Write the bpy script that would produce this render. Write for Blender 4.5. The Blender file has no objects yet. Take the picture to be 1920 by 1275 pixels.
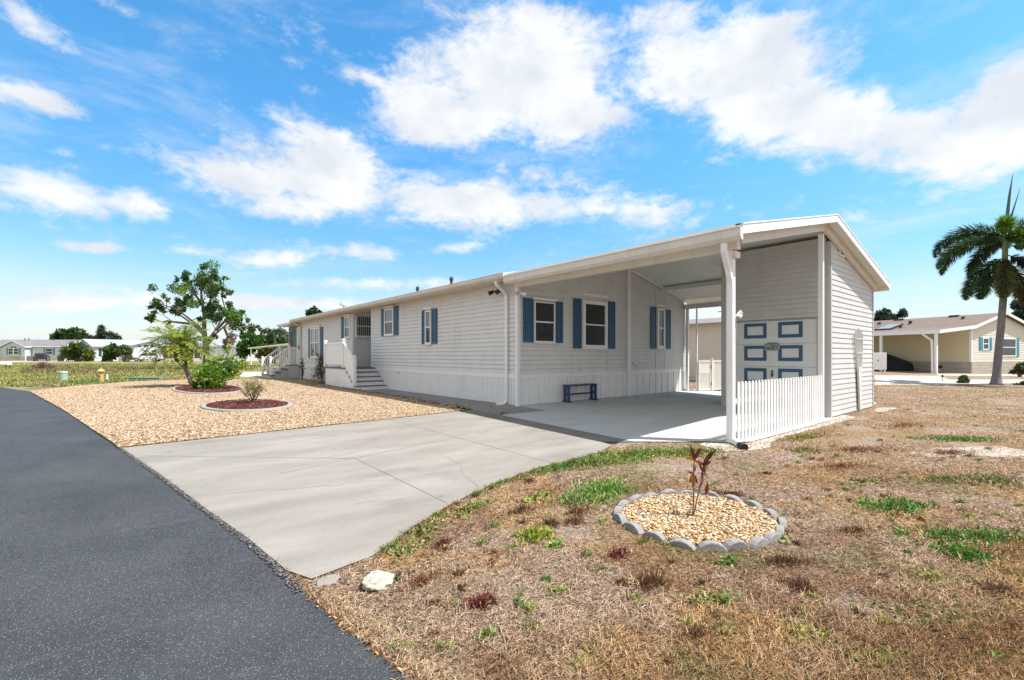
import bpy, bmesh, math, random
import numpy as np
from mathutils import Vector, Matrix
C = bpy.context.scene.collection
random.seed(7); RN = np.random.default_rng(11)
PI = math.pi
# ------------------------------------------------------------------ camera
F = 868.0; CX = 960.0; HZ = 667.0; EYE = 1.35
ANG = math.atan(720/868.0)
FW = Vector((math.sin(ANG), math.cos(ANG), 0)); RT = Vector((math.cos(ANG), -math.sin(ANG), 0))
cd = bpy.data.cameras.new('camera'); cam = bpy.data.objects.new('camera', cd); C.objects.link(cam)
cam.location = (0, 0, EYE); cam.rotation_euler = (PI/2, 0, -ANG)
cd.sensor_width = 36; cd.lens = F/1920*36; cd.shift_y = (HZ-637.5)/1920
cd.clip_start = 0.05; cd.clip_end = 6000
bpy.context.scene.camera = cam
# ------------------------------------------------------------------ light
SUNV = Vector((0.39, -0.437, 1.0)).normalized()          # towards the sun
sd = bpy.data.lights.new('sun', 'SUN'); sun = bpy.data.objects.new('sun', sd); C.objects.link(sun)
sd.energy = 5.0; sd.angle = math.radians(0.5); sd.color = (1.0, 0.965, 0.92)
sun.rotation_euler = SUNV.to_track_quat('Z', 'Y').to_euler(); sun.location = (20, -20, 40)
vs = bpy.context.scene.view_settings
vs.view_transform = 'Standard'; vs.look = 'None'; vs.gamma = 1; vs.use_curve_mapping = False; vs.exposure = 0.75
def px_dir(px, py):
    return (FW + RT*((px-CX)/F) + Vector((0, 0, (HZ-py)/F)))
def make_world():
    w = bpy.data.worlds.new('World'); bpy.context.scene.world = w; w.use_nodes = True
    nt = w.node_tree; nt.nodes.clear(); N = nt.nodes.new; L = nt.links.new
    out = N('ShaderNodeOutputWorld'); bg = N('ShaderNodeBackground'); L(bg.outputs[0], out.inputs[0])
    bg.inputs[1].default_value = 0.10
    sky = N('ShaderNodeTexSky'); sky.sky_type = 'NISHITA'; sky.sun_disc = False
    sky.sun_elevation = math.asin(SUNV.z); sky.sun_rotation = math.atan2(SUNV.x, SUNV.y)
    sky.dust_density = 0.4; sky.ozone_density = 1.0; sky.air_density = 1.0
    hs = N('ShaderNodeHueSaturation'); hs.inputs['Hue'].default_value = 0.491; hs.inputs['Saturation'].default_value = 1.36
    hs.inputs['Value'].default_value = 1.6
    L(sky.outputs[0], hs.inputs['Color'])
    tc = N('ShaderNodeTexCoord'); vec = tc.outputs['Generated']
    def math_(op, a, b=None, clamp=False):
        m = N('ShaderNodeMath'); m.operation = op; m.use_clamp = clamp
        for i, v in enumerate((a, b)):
            if v is None: continue
            if isinstance(v, (int, float)): m.inputs[i].default_value = v
            else: L(v, m.inputs[i])
        return m.outputs[0]
    sep = N('ShaderNodeSeparateXYZ'); L(vec, sep.inputs[0])
    def noise(scale, detail, rough, mul, off=0, dist=0.0):
        mp = N('ShaderNodeMapping'); mp.inputs['Scale'].default_value = mul; mp.inputs['Location'].default_value = (off, off*.7, 0)
        L(vec, mp.inputs[0]); n = N('ShaderNodeTexNoise'); n.inputs['Scale'].default_value = scale
        n.inputs['Detail'].default_value = detail; n.inputs['Roughness'].default_value = rough
        n.inputs['Distortion'].default_value = dist
        L(mp.outputs[0], n.inputs[0]); return n.outputs['Fac']
    clouds = [ # px, py, rx, ry, tilt (deg, down to the right), weight
     (930,165,235,120,4,1.0),(800,225,120,60,8,.85),(1080,200,90,75,0,.85),(1000,100,140,60,-5,.8),
     (1400,160,210,120,18,.95),(1560,245,190,70,12,.95),(1270,110,110,80,30,.6),(1440,120,100,60,0,.8),
     (1880,250,190,110,-18,1.1),(1930,180,120,90,-20,1.0),(1720,265,110,45,-4,.6),
     (1030,35,200,40,3,.5),(1480,38,60,18,-10,.6),(1230,20,90,30,0,.5),
     (70,45,85,40,35,.9),(225,15,55,20,20,.7),(60,180,85,30,12,1.0),
     (120,365,150,52,10,.95),(275,385,50,30,15,.7),(110,285,30,12,0,.5),
     (470,330,170,72,8,1.0),(610,260,100,45,22,.7),(640,330,90,70,15,.75),(760,365,150,55,12,.8),(890,385,130,50,6,.8),
     (1120,390,260,46,4,.85),(1000,330,90,20,0,.45),(480,490,95,24,2,.9),(660,472,140,22,2,.75),(850,465,60,14,0,.6),
     (185,466,72,13,4,.8),(190,536,55,8,3,.5),(660,140,45,18,10,.7),(610,180,40,20,20,.45),(1610,412,65,22,0,.6),
     (620,95,40,16,20,.3),(560,400,60,26,10,.6),(200,440,120,20,4,.35),(700,530,200,18,0,.8),(300,560,260,20,0,.7),(560,570,220,16,0,.75),(90,575,140,16,0,.7),(350,470,60,14,0,.5)]
    tot = None
    for (px, py, rx, ry, tilt, wt) in clouds:
        d = px_dir(px, py); ln = d.length; d = d/ln
        t = math.radians(tilt)
        right = (RT*math.cos(t) - Vector((0, 0, 1))*math.sin(t)); right = (right - d*right.dot(d)).normalized()
        up = d.cross(right).normalized()
        # n = right x up
        M = Matrix((right, up, right.cross(up))).transposed()
        e = M.to_euler()
        k = 1/(F*ln)
        mp = N('ShaderNodeMapping'); mp.vector_type = 'TEXTURE'
        mp.inputs['Location'].default_value = d; mp.inputs['Rotation'].default_value = e
        mp.inputs['Scale'].default_value = (rx*k*(1.25/ (1+0.0*ln)), ry*k*1.25, 0.5)
        L(vec, mp.inputs[0])
        vl = N('ShaderNodeVectorMath'); vl.operation = 'LENGTH'; L(mp.outputs[0], vl.inputs[0])
        m = math_('MULTIPLY', math_('SUBTRACT', 1.0, vl.outputs['Value'], True), wt)
        tot = m if tot is None else math_('ADD', tot, m)
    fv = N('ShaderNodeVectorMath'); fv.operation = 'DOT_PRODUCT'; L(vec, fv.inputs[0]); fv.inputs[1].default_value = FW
    bk = N('ShaderNodeMapRange'); bk.interpolation_type = 'SMOOTHSTEP'; L(fv.outputs['Value'], bk.inputs['Value']); bk.inputs['From Min'].default_value = .45; bk.inputs['From Max'].default_value = 0.0; bk.inputs['To Max'].default_value = .85  # extra unseen cloud cover behind the camera, added to brighten shaded walls
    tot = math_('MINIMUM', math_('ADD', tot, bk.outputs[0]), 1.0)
    n1 = noise(8.5, 12.0, 0.64, (1, 1, 1.9), 3.0, 0.25)
    n2 = noise(30.0, 8.0, 0.66, (1, 1, 1.7), 9.0, .4)
    nn = math_('ADD', math_('MULTIPLY', n1, 0.66), math_('MULTIPLY', n2, 0.34))
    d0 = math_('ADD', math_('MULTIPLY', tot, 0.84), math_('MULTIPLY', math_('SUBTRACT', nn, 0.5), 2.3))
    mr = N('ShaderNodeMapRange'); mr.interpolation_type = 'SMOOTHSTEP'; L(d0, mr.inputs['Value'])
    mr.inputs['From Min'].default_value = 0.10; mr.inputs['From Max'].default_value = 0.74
    # low haze towards the horizon
    hz = N('ShaderNodeMapRange'); hz.interpolation_type = 'SMOOTHSTEP'; L(sep.outputs['Z'], hz.inputs['Value'])
    hz.inputs['From Min'].default_value = 0.22; hz.inputs['From Max'].default_value = -0.02
    hz.inputs['To Min'].default_value = 0.0; hz.inputs['To Max'].default_value = 0.75
    dim = N('ShaderNodeMapRange'); dim.interpolation_type = 'SMOOTHSTEP'; L(sep.outputs['Z'], dim.inputs['Value']); dim.inputs['From Min'].default_value = -.02; dim.inputs['From Max'].default_value = .5; dim.inputs['To Min'].default_value = .60; dim.inputs['To Max'].default_value = 1.0
    skm = N('ShaderNodeMix'); skm.data_type = 'RGBA'; skm.blend_type = 'MULTIPLY'; skm.inputs[0].default_value = 1; L(hs.outputs[0], skm.inputs[6]); L(dim.outputs[0], skm.inputs[7])
    n3 = noise(5.0, 6.0, 0.55, (1, 1, 6.0), 5.0)
    hz2 = math_('MULTIPLY', hz.outputs[0], math_('ADD', 0.55, math_('MULTIPLY', n3, 0.9)), True)
    hzm = N('ShaderNodeMix'); hzm.data_type = 'RGBA'; L(hz2, hzm.inputs[0]); L(skm.outputs[2], hzm.inputs[6]); hzm.inputs[7].default_value = (4.7, 5.2, 5.7, 1)
    n4 = noise(3.6, 9.0, .66, (1, 1, 3.2), 41.0, .5)
    vr = N('ShaderNodeMapRange'); vr.interpolation_type = 'SMOOTHSTEP'; L(n4, vr.inputs['Value']); vr.inputs['From Min'].default_value = .46; vr.inputs['From Max'].default_value = .74; vr.inputs['To Max'].default_value = .34
    cl = math_('MAXIMUM', mr.outputs[0], vr.outputs[0])
    shade = noise(9.0, 5.0, 0.55, (1, 1, 1.6), 21.0)
    cr = N('ShaderNodeMapRange'); L(shade, cr.inputs['Value']); cr.inputs['From Min'].default_value = 0.35; cr.inputs['From Max'].default_value = 0.65
    mixc = N('ShaderNodeMix'); mixc.data_type = 'RGBA'; L(cr.outputs[0], mixc.inputs[0])
    mixc.inputs[6].default_value = (4.9, 5.1, 5.4, 1); mixc.inputs[7].default_value = (6.5, 6.5, 6.5, 1)
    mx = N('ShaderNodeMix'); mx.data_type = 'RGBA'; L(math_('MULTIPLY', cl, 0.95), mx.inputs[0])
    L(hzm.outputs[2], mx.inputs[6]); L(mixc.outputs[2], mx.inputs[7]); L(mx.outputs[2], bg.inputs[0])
make_world()
# ------------------------------------------------------------------ helpers
def zt(x, y):
    z = -0.024*max(0.0, min(10.0, 9.4-y))
    d = x*FW.x + y*FW.y
    if d > 55: z += 0.35*min(1.0, (d-55)/30.0)
    return z
def spot(px, Z, z=None):
    p = FW*Z + RT*((px-CX)/F*Z)
    return Vector((p.x, p.y, zt(p.x, p.y) if z is None else z))
def height_at(py, Z): return EYE + (HZ-py)/F*Z
def tag(o, label=None, cat=None, group=None, kind=None):
    if label: o['label'] = label
    if cat: o['category'] = cat
    if group: o['group'] = group
    if kind: o['kind'] = kind
    return o
def thing(name, label, cat, loc=(0, 0, 0), rz=0, group=None):
    o = bpy.data.objects.new(name, None); C.objects.link(o); o.location = loc; o.rotation_euler = (0, 0, rz)
    o.empty_display_size = 0.2
    return tag(o, label, cat, group)
class Wf:   # wall frame: a along the wall, z up, n outwards
    def __init__(s, o, a, n): s.o, s.a, s.n = o, a, n
    def p(s, a, z, n): return (s.o[0]+s.a[0]*a+s.n[0]*n, s.o[1]+s.a[1]*a+s.n[1]*n, z)
LW = Wf((8.05, 0), (0, 1), (-1, 0)); EW = Wf((0, 9.45), (1, 0), (0, -1))
ID = Wf((0, 0), (1, 0), (0, 1))
class MB:
    def __init__(s): s.v, s.f, s.mi = [], [], []; s.m = 0
    def add(s, vs, fs):
        o = len(s.v); s.v += [tuple(v) for v in vs]
        for f in fs: s.f.append(tuple(i+o for i in f)); s.mi.append(s.m)
        return s
    def box(s, a0, a1, z0, z1, n0, n1, W=ID):
        P = [W.p(a, z, n) for z in (z0, z1) for (a, n) in ((a0, n0), (a1, n0), (a1, n1), (a0, n1))]
        s.add(P, [(3, 2, 1, 0), (4, 5, 6, 7), (0, 1, 5, 4), (1, 2, 6, 5), (2, 3, 7, 6), (3, 0, 4, 7)]); return s
    def abox(s, x0, x1, y0, y1, z0, z1): return s.box(x0, x1, z0, z1, y0, y1)
    def bar(s, p0, p1, w, h, up=(0, 0, 1)):
        p0, p1 = Vector(p0), Vector(p1); d = (p1-p0).normalized(); u = Vector(up)
        sd_ = d.cross(u)
        if sd_.length < 1e-4: u = Vector((1, 0, 0)); sd_ = d.cross(u)
        sd_.normalize(); u = sd_.cross(d).normalized()
        P = []
        for p in (p0, p1):
            for (i, j) in ((-1, -1), (1, -1), (1, 1), (-1, 1)): P.append(p + sd_*(i*w/2) + u*(j*h/2))
        s.add(P, [(3, 2, 1, 0), (4, 5, 6, 7), (0, 1, 5, 4), (1, 2, 6, 5), (2, 3, 7, 6), (3, 0, 4, 7)]); return s
    def prism(s, pts, W, n0, n1):   # pts in (a, z)
        k = len(pts); P = [W.p(a, z, n0) for a, z in pts] + [W.p(a, z, n1) for a, z in pts]
        s.add(P, [tuple(range(k)), tuple(range(2*k-1, k-1, -1))] + [(i, i+k, (i+1) % k+k, (i+1) % k) for i in range(k)]); return s
    def slab(s, pts, z0, z1):       # pts in (x, y)
        k = len(pts); P = [(x, y, z0) for x, y in pts] + [(x, y, z1) for x, y in pts]
        s.add(P, [tuple(range(k-1, -1, -1)), tuple(range(k, 2*k))] + [(i, (i+1) % k, (i+1) % k+k, i+k) for i in range(k)]); return s
    def quad(s, *p): s.add(p, [tuple(range(len(p)))]); return s
    def tube(s, pts, rad, n=8, cap=True):
        pts = [Vector(p) for p in pts]; k = len(pts)
        if isinstance(rad, (int, float)): rad = [rad]*k
        P = []; u = None
        for i, p in enumerate(pts):
            d = (pts[min(i+1, k-1)]-pts[max(i-1, 0)]).normalized()
            if u is None:
                u = d.orthogonal().normalized()
            else:
                u = (u - d*u.dot(d)); u = u.normalized() if u.length > 1e-5 else d.orthogonal().normalized()
            w = d.cross(u)
            for j in range(n):
                t = 2*PI*j/n; P.append(p + (u*math.cos(t)+w*math.sin(t))*rad[i])
        fs = [(i*n+j, i*n+(j+1) % n, (i+1)*n+(j+1) % n, (i+1)*n+j) for i in range(k-1) for j in range(n)]
        if cap: fs += [tuple(range(n-1, -1, -1)), tuple(range((k-1)*n, k*n))]
        s.add(P, fs); return s
    def lathe(s, prof, c=(0, 0, 0), n=16):
        c = Vector(c); k = len(prof)
        P = [c + Vector((r*math.cos(2*PI*j/n), r*math.sin(2*PI*j/n), z)) for r, z in prof for j in range(n)]
        fs = [(i*n+j, i*n+(j+1) % n, (i+1)*n+(j+1) % n, (i+1)*n+j) for i in range(k-1) for j in range(n)]
        fs += [tuple(range(n-1, -1, -1)), tuple(range((k-1)*n, k*n))]
        s.add(P, fs); return s
    def blob(s, c, r, n=8, m=6, jit=0.0, seed=0):
        rg = random.Random(seed); c = Vector(c); r = (r, r, r) if isinstance(r, (int, float)) else r
        P = [c+Vector((0, 0, -r[2]))]
        for i in range(1, m):
            t = PI*i/m
            for j in range(n):
                q = 1+rg.uniform(-jit, jit); a = 2*PI*j/n
                P.append(c + Vector((r[0]*math.sin(t)*math.cos(a)*q, r[1]*math.sin(t)*math.sin(a)*q, -r[2]*math.cos(t)*q)))
        P.append(c+Vector((0, 0, r[2]))); e = len(P)-1
        fs = [(0, 1+(j+1) % n, 1+j) for j in range(n)]
        fs += [(1+i*n+j, 1+i*n+(j+1) % n, 1+(i+1)*n+(j+1) % n, 1+(i+1)*n+j) for i in range(m-2) for j in range(n)]
        fs += [(1+(m-2)*n+j, 1+(m-2)*n+(j+1) % n, e) for j in range(n)]
        s.add(P, fs); return s
    def build(s, name, mat, parent=None, smooth=False, bevel=0.0, world=True):
        me = bpy.data.meshes.new(name); me.from_pydata(s.v, [], s.f)
        ms = mat if isinstance(mat, (list, tuple)) else [mat]
        for m in ms: me.materials.append(m)
        if len(ms) > 1: me.polygons.foreach_set('material_index', s.mi)
        if smooth: me.polygons.foreach_set('use_smooth', [True]*len(me.polygons))
        me.update(); o = bpy.data.objects.new(name, me); C.objects.link(o)
        if parent is not None:
            o.parent = parent
            if world:
                if parent.parent is None: o.matrix_parent_inverse = parent.matrix_basis.inverted()
        if bevel:
            b = o.modifiers.new('bevel', 'BEVEL'); b.width = bevel; b.segments = 2; b.limit_method = 'ANGLE'
        return o
def np_mesh(name, V, K, mat, col=None, parent=None, smooth=False):
    """V: (n,K,3) array of n separate K-gons"""
    V = np.asarray(V, dtype=np.float32); n = V.shape[0]
    me = bpy.data.meshes.new(name); me.vertices.add(n*K); me.vertices.foreach_set('co', V.reshape(-1))
    me.loops.add(n*K); me.loops.foreach_set('vertex_index', np.arange(n*K, dtype=np.int32))
    me.polygons.add(n); me.polygons.foreach_set('loop_start', np.arange(0, n*K, K, dtype=np.int32))
    if smooth: me.polygons.foreach_set('use_smooth', np.ones(n, dtype=bool))
    if col is not None:
        ca = me.color_attributes.new('tint', 'FLOAT_COLOR', 'POINT')
        c4 = np.ones((n, K, 4), dtype=np.float32); c4[:, :, :3] = col if col.ndim == 3 else col[:, None, :]
        ca.data.foreach_set('color', c4.reshape(-1))
    me.update(calc_edges=True); me.materials.append(mat)
    o = bpy.data.objects.new(name, me); C.objects.link(o)
    if parent is not None:
        o.parent = parent
        if parent.parent is None: o.matrix_parent_inverse = parent.matrix_basis.inverted()
    return o
# ------------------------------------------------------------------ materials
def nodes(name):
    m = bpy.data.materials.new(name); m.use_nodes = True; nt = m.node_tree
    return m, nt, nt.nodes['Principled BSDF'], nt.nodes.new, nt.links.new
def ramp(N, stops, interp='LINEAR'):
    r = N('ShaderNodeValToRGB'); e = r.color_ramp.elements; r.color_ramp.interpolation = interp
    while len(e) < len(stops): e.new(0.5)
    for q, (p, c) in zip(e, stops): q.position = p; q.color = (*c, 1) if len(c) == 3 else c
    return r
def plain(name, col, rough=0.5, var=0.06, scale=3.0, bump=0.0, bscale=60.0, metal=0.0, spec=0.5, grime=0.0):
    m, nt, b, N, L = nodes(name)
    tc = N('ShaderNodeTexCoord'); n = N('ShaderNodeTexNoise'); n.inputs['Scale'].default_value = scale; n.inputs['Detail'].default_value = 6
    n.inputs['Roughness'].default_value = 0.65
    L(tc.outputs['Object'], n.inputs[0])
    c = Vector(col); lo = c*(1-var*1.6); hi = c*(1+var)
    st = [(0.3, tuple(lo)), (0.7, tuple(hi))]
    r = ramp(N, st); L(n.outputs['Fac'], r.inputs[0]); L(r.outputs[0], b.inputs['Base Color'])
    if grime:
        n2 = N('ShaderNodeTexNoise'); n2.inputs['Scale'].default_value = 1.3; n2.inputs['Detail'].default_value = 8
        mp = N('ShaderNodeMapping'); mp.inputs['Scale'].default_value = (3, 3, 0.6); L(tc.outputs['Object'], mp.inputs[0]); L(mp.outputs[0], n2.inputs[0])
        r2 = ramp(N, [(0.5, (0, 0, 0)), (0.75, (grime, grime, grime))]); L(n2.outputs['Fac'], r2.inputs[0])
        mx = N('ShaderNodeMix'); mx.data_type = 'RGBA'; L(r2.outputs[0], mx.inputs[0]); L(r.outputs[0], mx.inputs[6])
        mx.inputs[7].default_value = (col[0]*.62, col[1]*.58, col[2]*.5, 1); L(mx.outputs[2], b.inputs['Base Color'])
    b.inputs['Roughness'].default_value = rough; b.inputs['Metallic'].default_value = metal; b.inputs['Specular IOR Level'].default_value = spec
    if bump:
        n3 = N('ShaderNodeTexNoise'); n3.inputs['Scale'].default_value = bscale; n3.inputs['Detail'].default_value = 4; L(tc.outputs['Object'], n3.inputs[0])
        bp = N('ShaderNodeBump'); bp.inputs['Strength'].default_value = bump; bp.inputs['Distance'].default_value = 0.01
        L(n3.outputs['Fac'], bp.inputs['Height']); L(bp.outputs[0], b.inputs['Normal'])
    return m
def leafy(name, mul=1.0, rough=0.5, trans=0.25, attr=True, col=(.1, .2, .05)):
    m, nt, b, N, L = nodes(name)
    out = nt.nodes['Material Output']
    b.inputs['Roughness'].default_value = rough; b.inputs['Specular IOR Level'].default_value = 0.35
    t = N('ShaderNodeBsdfTranslucent'); ms = N('ShaderNodeMixShader'); ms.inputs[0].default_value = trans
    if attr:
        a = N('ShaderNodeVertexColor'); a.layer_name = 'tint'; L(a.outputs[0], b.inputs['Base Color']); L(a.outputs[0], t.inputs[0])
    else:
        b.inputs['Base Color'].default_value = (*col, 1); t.inputs[0].default_value = (*col, 1)
    L(b.outputs[0], ms.inputs[1]); L(t.outputs[0], ms.inputs[2]); L(ms.outputs[0], out.inputs[0])
    return m
M = {}
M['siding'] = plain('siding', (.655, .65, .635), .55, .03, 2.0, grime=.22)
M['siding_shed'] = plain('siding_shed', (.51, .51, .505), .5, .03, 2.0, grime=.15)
M['white'] = plain('white_vinyl', (.79, .785, .775), .4, .02, 4.0, grime=.12)
M['skirt'] = plain('skirting_vinyl', (.79, .785, .775), .45, .03, 2.0, grime=.2)
M['offwhite'] = plain('aged_white_metal', (.66, .61, .55), .45, .04, 3.0, grime=.35)
M['blue'] = plain('blue_paint', (.026, .088, .175), .5, .08, 8.0)
M['navy'] = plain('navy_paint', (.03, .06, .17), .45, .1, 8.0)
M['dark'] = plain('dark_grey', (.03, .03, .035), .5)
M['black'] = plain('black_plastic', (.012, .012, .012), .4)
M['stepedge'] = plain('grey_deck_edge', (.12, .13, .14), .6)
M['lightgrey'] = plain('light_grey_paint', (.42, .42, .41), .5)
M['ceiling'] = plain('carport_ceiling', (.68, .71, .68), .4, .04, 1.5, grime=.1)
M['garage'] = plain('garage_panel', (.60, .63, .61), .45, .03, 3)
M['conc_stone'] = plain('cast_concrete', (.25, .24, .23), .9, .18, 14, .6, 120)
M['curb'] = plain('curb_concrete', (.28, .262, .24), .9, .12, 9, .5, 90)
def glass_mat(name, col=(.02, .025, .03), rough=.06):
    m, nt, b, N, L = nodes(name)
    b.inputs['Base Color'].default_value = (*col, 1); b.inputs['Roughness'].default_value = rough; b.inputs['Specular IOR Level'].default_value = .7
    return m
M['glass'] = glass_mat('window_glass'); M['glass_light'] = glass_mat('window_glass_light', (.12, .15, .15))
def blinds_mat(name, vertical=True):
    m, nt, b, N, L = nodes(name); tc = N('ShaderNodeTexCoord'); w = N('ShaderNodeTexWave'); w.wave_type = 'BANDS'
    w.bands_direction = 'X' if vertical else 'Z'; w.inputs['Scale'].default_value = 3.2 if vertical else 9.0; w.inputs['Distortion'].default_value = .6
    L(tc.outputs['Object'], w.inputs[0]); r = ramp(N, [(.2, (.03, .04, .045)), (.8, (.30, .34, .33))]); L(w.outputs['Fac'], r.inputs[0]); L(r.outputs[0], b.inputs['Base Color'])
    b.inputs['Roughness'].default_value = .12
    return m
M['blinds'] = blinds_mat('vertical_blinds')
# ------------------------------------------------------------------ ground surfaces
def ground_at(px, py):
    d = px_dir(px, py); z = 0.0
    for _ in range(30):
        t = (z-EYE)/d.z; p = d*t; z = -0.024*max(0.0, min(10.0, 9.4-p.y))
    return (p.x, p.y)
def drape(name, pts, off, mat, label=None, extra_cuts=(), kind='structure'):
    bm = bmesh.new(); vs_ = [bm.verts.new((x, y, 0)) for x, y in pts]; bm.faces.new(vs_)
    bmesh.ops.recalc_face_normals(bm, faces=bm.faces)
    if bm.faces[:][0].normal.z < 0: bmesh.ops.reverse_faces(bm, faces=bm.faces)
    for co, no in [((0, 9.4, 0), (0, 1, 0)), ((0, -0.6, 0), (0, 1, 0))] + list(extra_cuts):
        bmesh.ops.bisect_plane(bm, geom=bm.verts[:]+bm.edges[:]+bm.faces[:], plane_co=co, plane_no=no)
    bmesh.ops.triangulate(bm, faces=bm.faces)
    for v in bm.verts: v.co.z = zt(v.co.x, v.co.y) + off
    me = bpy.data.meshes.new(name); bm.to_mesh(me); bm.free(); me.materials.append(mat)
    o = bpy.data.objects.new(name, me); C.objects.link(o); tag(o, label, None, None, kind); return o
def mat_lawn():
    m, nt, b, N, L = nodes('lawn_soil'); tc = N('ShaderNodeTexCoord')
    def nz(s, d=6, r=.6, off=0):
        mp = N('ShaderNodeMapping'); mp.inputs['Location'].default_value = (off, off, 0); L(tc.outputs['Object'], mp.inputs[0])
        n = N('ShaderNodeTexNoise'); n.inputs['Scale'].default_value = s; n.inputs['Detail'].default_value = d; n.inputs['Roughness'].default_value = r
        L(mp.outputs[0], n.inputs[0]); return n.outputs['Fac']
    def mix(f, a, bb):
        x = N('ShaderNodeMix'); x.data_type = 'RGBA'; L(f, x.inputs[0])
        for i, q in ((6, a), (7, bb)):
            if isinstance(q, tuple): x.inputs[i].default_value = (*q, 1)
            else: L(q, x.inputs[i])
        return x.outputs[2]
    def ms(s, lo, hi):
        r = N('ShaderNodeMapRange'); r.interpolation_type = 'SMOOTHSTEP'; L(s, r.inputs[0]); r.inputs[1].default_value = lo; r.inputs[2].default_value = hi; return r.outputs[0]
    fine = nz(34, 8, .75); mid = nz(1.1, 5, .6, 3); big = nz(.42, 4, .55, 8)
    c = mix(ms(fine, .35, .66), (.115, .076, .043), (.33, .23, .138))
    g = mix(ms(fine, .35, .66), (.145, .108, .084), (.38, .305, .24))
    c = mix(ms(mid, .42, .60), c, g)
    sand = mix(ms(fine, .3, .7), (.36, .32, .28), (.50, .46, .42))
    c = mix(ms(nz(.8, 6, .65, 31), .66, .74), c, sand)
    grn = mix(ms(fine, .35, .66), (.08, .09, .025), (.24, .25, .08))
    c = mix(ms(big, .60, .70), c, grn)
    sx = N('ShaderNodeSeparateXYZ'); L(tc.outputs['Object'], sx.inputs[0])
    far = ms(sx.outputs['Y'], 22, 34)
    lush = mix(ms(nz(.16, 5, .6, 50), .38, .62), (.25, .20, .075), (.12, .16, .045))
    lush = mix(ms(nz(2.5, 5, .7, 77), .45, .7), lush, (.30, .24, .11))
    c = mix(far, c, lush)
    L(c, b.inputs['Base Color']); b.inputs['Roughness'].default_value = .95; b.inputs['Specular IOR Level'].default_value = .1
    bp = N('ShaderNodeBump'); bp.inputs['Strength'].default_value = .8; bp.inputs['Distance'].default_value = .03; L(fine, bp.inputs['Height']); L(bp.outputs[0], b.inputs['Normal'])
    return m
def mat_road():
    m, nt, b, N, L = nodes('asphalt'); tc = N('ShaderNodeTexCoord')
    def vor(s, off):
        mp = N('ShaderNodeMapping'); mp.inputs['Location'].default_value = (off, off, off); L(tc.outputs['Object'], mp.inputs[0])
        v = N('ShaderNodeTexVoronoi'); v.inputs['Scale'].default_value = s; L(mp.outputs[0], v.inputs[0]); return v
    n = N('ShaderNodeTexNoise'); n.inputs['Scale'].default_value = .9; n.inputs['Detail'].default_value = 8; n.inputs['Roughness'].default_value = .65; L(tc.outputs['Object'], n.inputs[0])
    base = ramp(N, [(.3, (.026, .029, .034)), (.7, (.052, .056, .063))]); L(n.outputs['Fac'], base.inputs[0])
    fine = N('ShaderNodeTexNoise'); fine.inputs['Scale'].default_value = 170; fine.inputs['Detail'].default_value = 5; L(tc.outputs['Object'], fine.inputs[0])
    fr = ramp(N, [(.3, (.55, .55, .55)), (.7, (1.4, 1.4, 1.4))]); L(fine.outputs['Fac'], fr.inputs[0])
    mu = N('ShaderNodeMix'); mu.data_type = 'RGBA'; mu.blend_type = 'MULTIPLY'; mu.inputs[0].default_value = 1; L(base.outputs[0], mu.inputs[6]); L(fr.outputs[0], mu.inputs[7])
    cur = mu.outputs[2]
    for s, off, th, pick, col in ((120, 0, .27, .78, (.24, .245, .25)), (300, 5, .30, .70, (.18, .185, .19)), (60, 9, .12, .78, (.32, .33, .335))):
        v = vor(s, off); sp = N('ShaderNodeSeparateColor'); L(v.outputs['Color'], sp.inputs[0])
        a = N('ShaderNodeMath'); a.operation = 'LESS_THAN'; L(v.outputs['Distance'], a.inputs[0]); a.inputs[1].default_value = th
        c2 = N('ShaderNodeMath'); c2.operation = 'GREATER_THAN'; L(sp.outputs[0], c2.inputs[0]); c2.inputs[1].default_value = pick
        mm = N('ShaderNodeMath'); mm.operation = 'MULTIPLY'; L(a.outputs[0], mm.inputs[0]); L(c2.outputs[0], mm.inputs[1])
        x = N('ShaderNodeMix'); x.data_type = 'RGBA'; L(mm.outputs[0], x.inputs[0]); L(cur, x.inputs[6]); x.inputs[7].default_value = (*col, 1); cur = x.outputs[2]
    # dusty drag marks
    mp = N('ShaderNodeMapping'); mp.inputs['Rotation'].default_value = (0, 0, .25); mp.inputs['Scale'].default_value = (.35, 2.6, 1); L(tc.outputs['Object'], mp.inputs[0])
    n2 = N('ShaderNodeTexNoise'); n2.inputs['Scale'].default_value = 1.4; n2.inputs['Detail'].default_value = 9; n2.inputs['Roughness'].default_value = .7; L(mp.outputs[0], n2.inputs[0])
    r2 = ramp(N, [(.60, (0, 0, 0)), (.80, (.16, .16, .16))]); L(n2.outputs['Fac'], r2.inputs[0])
    x = N('ShaderNodeMix'); x.data_type = 'RGBA'; L(r2.outputs[0], x.inputs[0]); L(cur, x.inputs[6]); x.inputs[7].default_value = (.25, .25, .26, 1)
    L(x.outputs[2], b.inputs['Base Color']); b.inputs['Roughness'].default_value = .85; b.inputs['Specular IOR Level'].default_value = .25
    bp = N('ShaderNodeBump'); bp.inputs['Strength'].default_value = .5; bp.inputs['Distance'].default_value = .006; L(fine.outputs['Fac'], bp.inputs['Height']); L(bp.outputs[0], b.inputs['Normal'])
    return m
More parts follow.
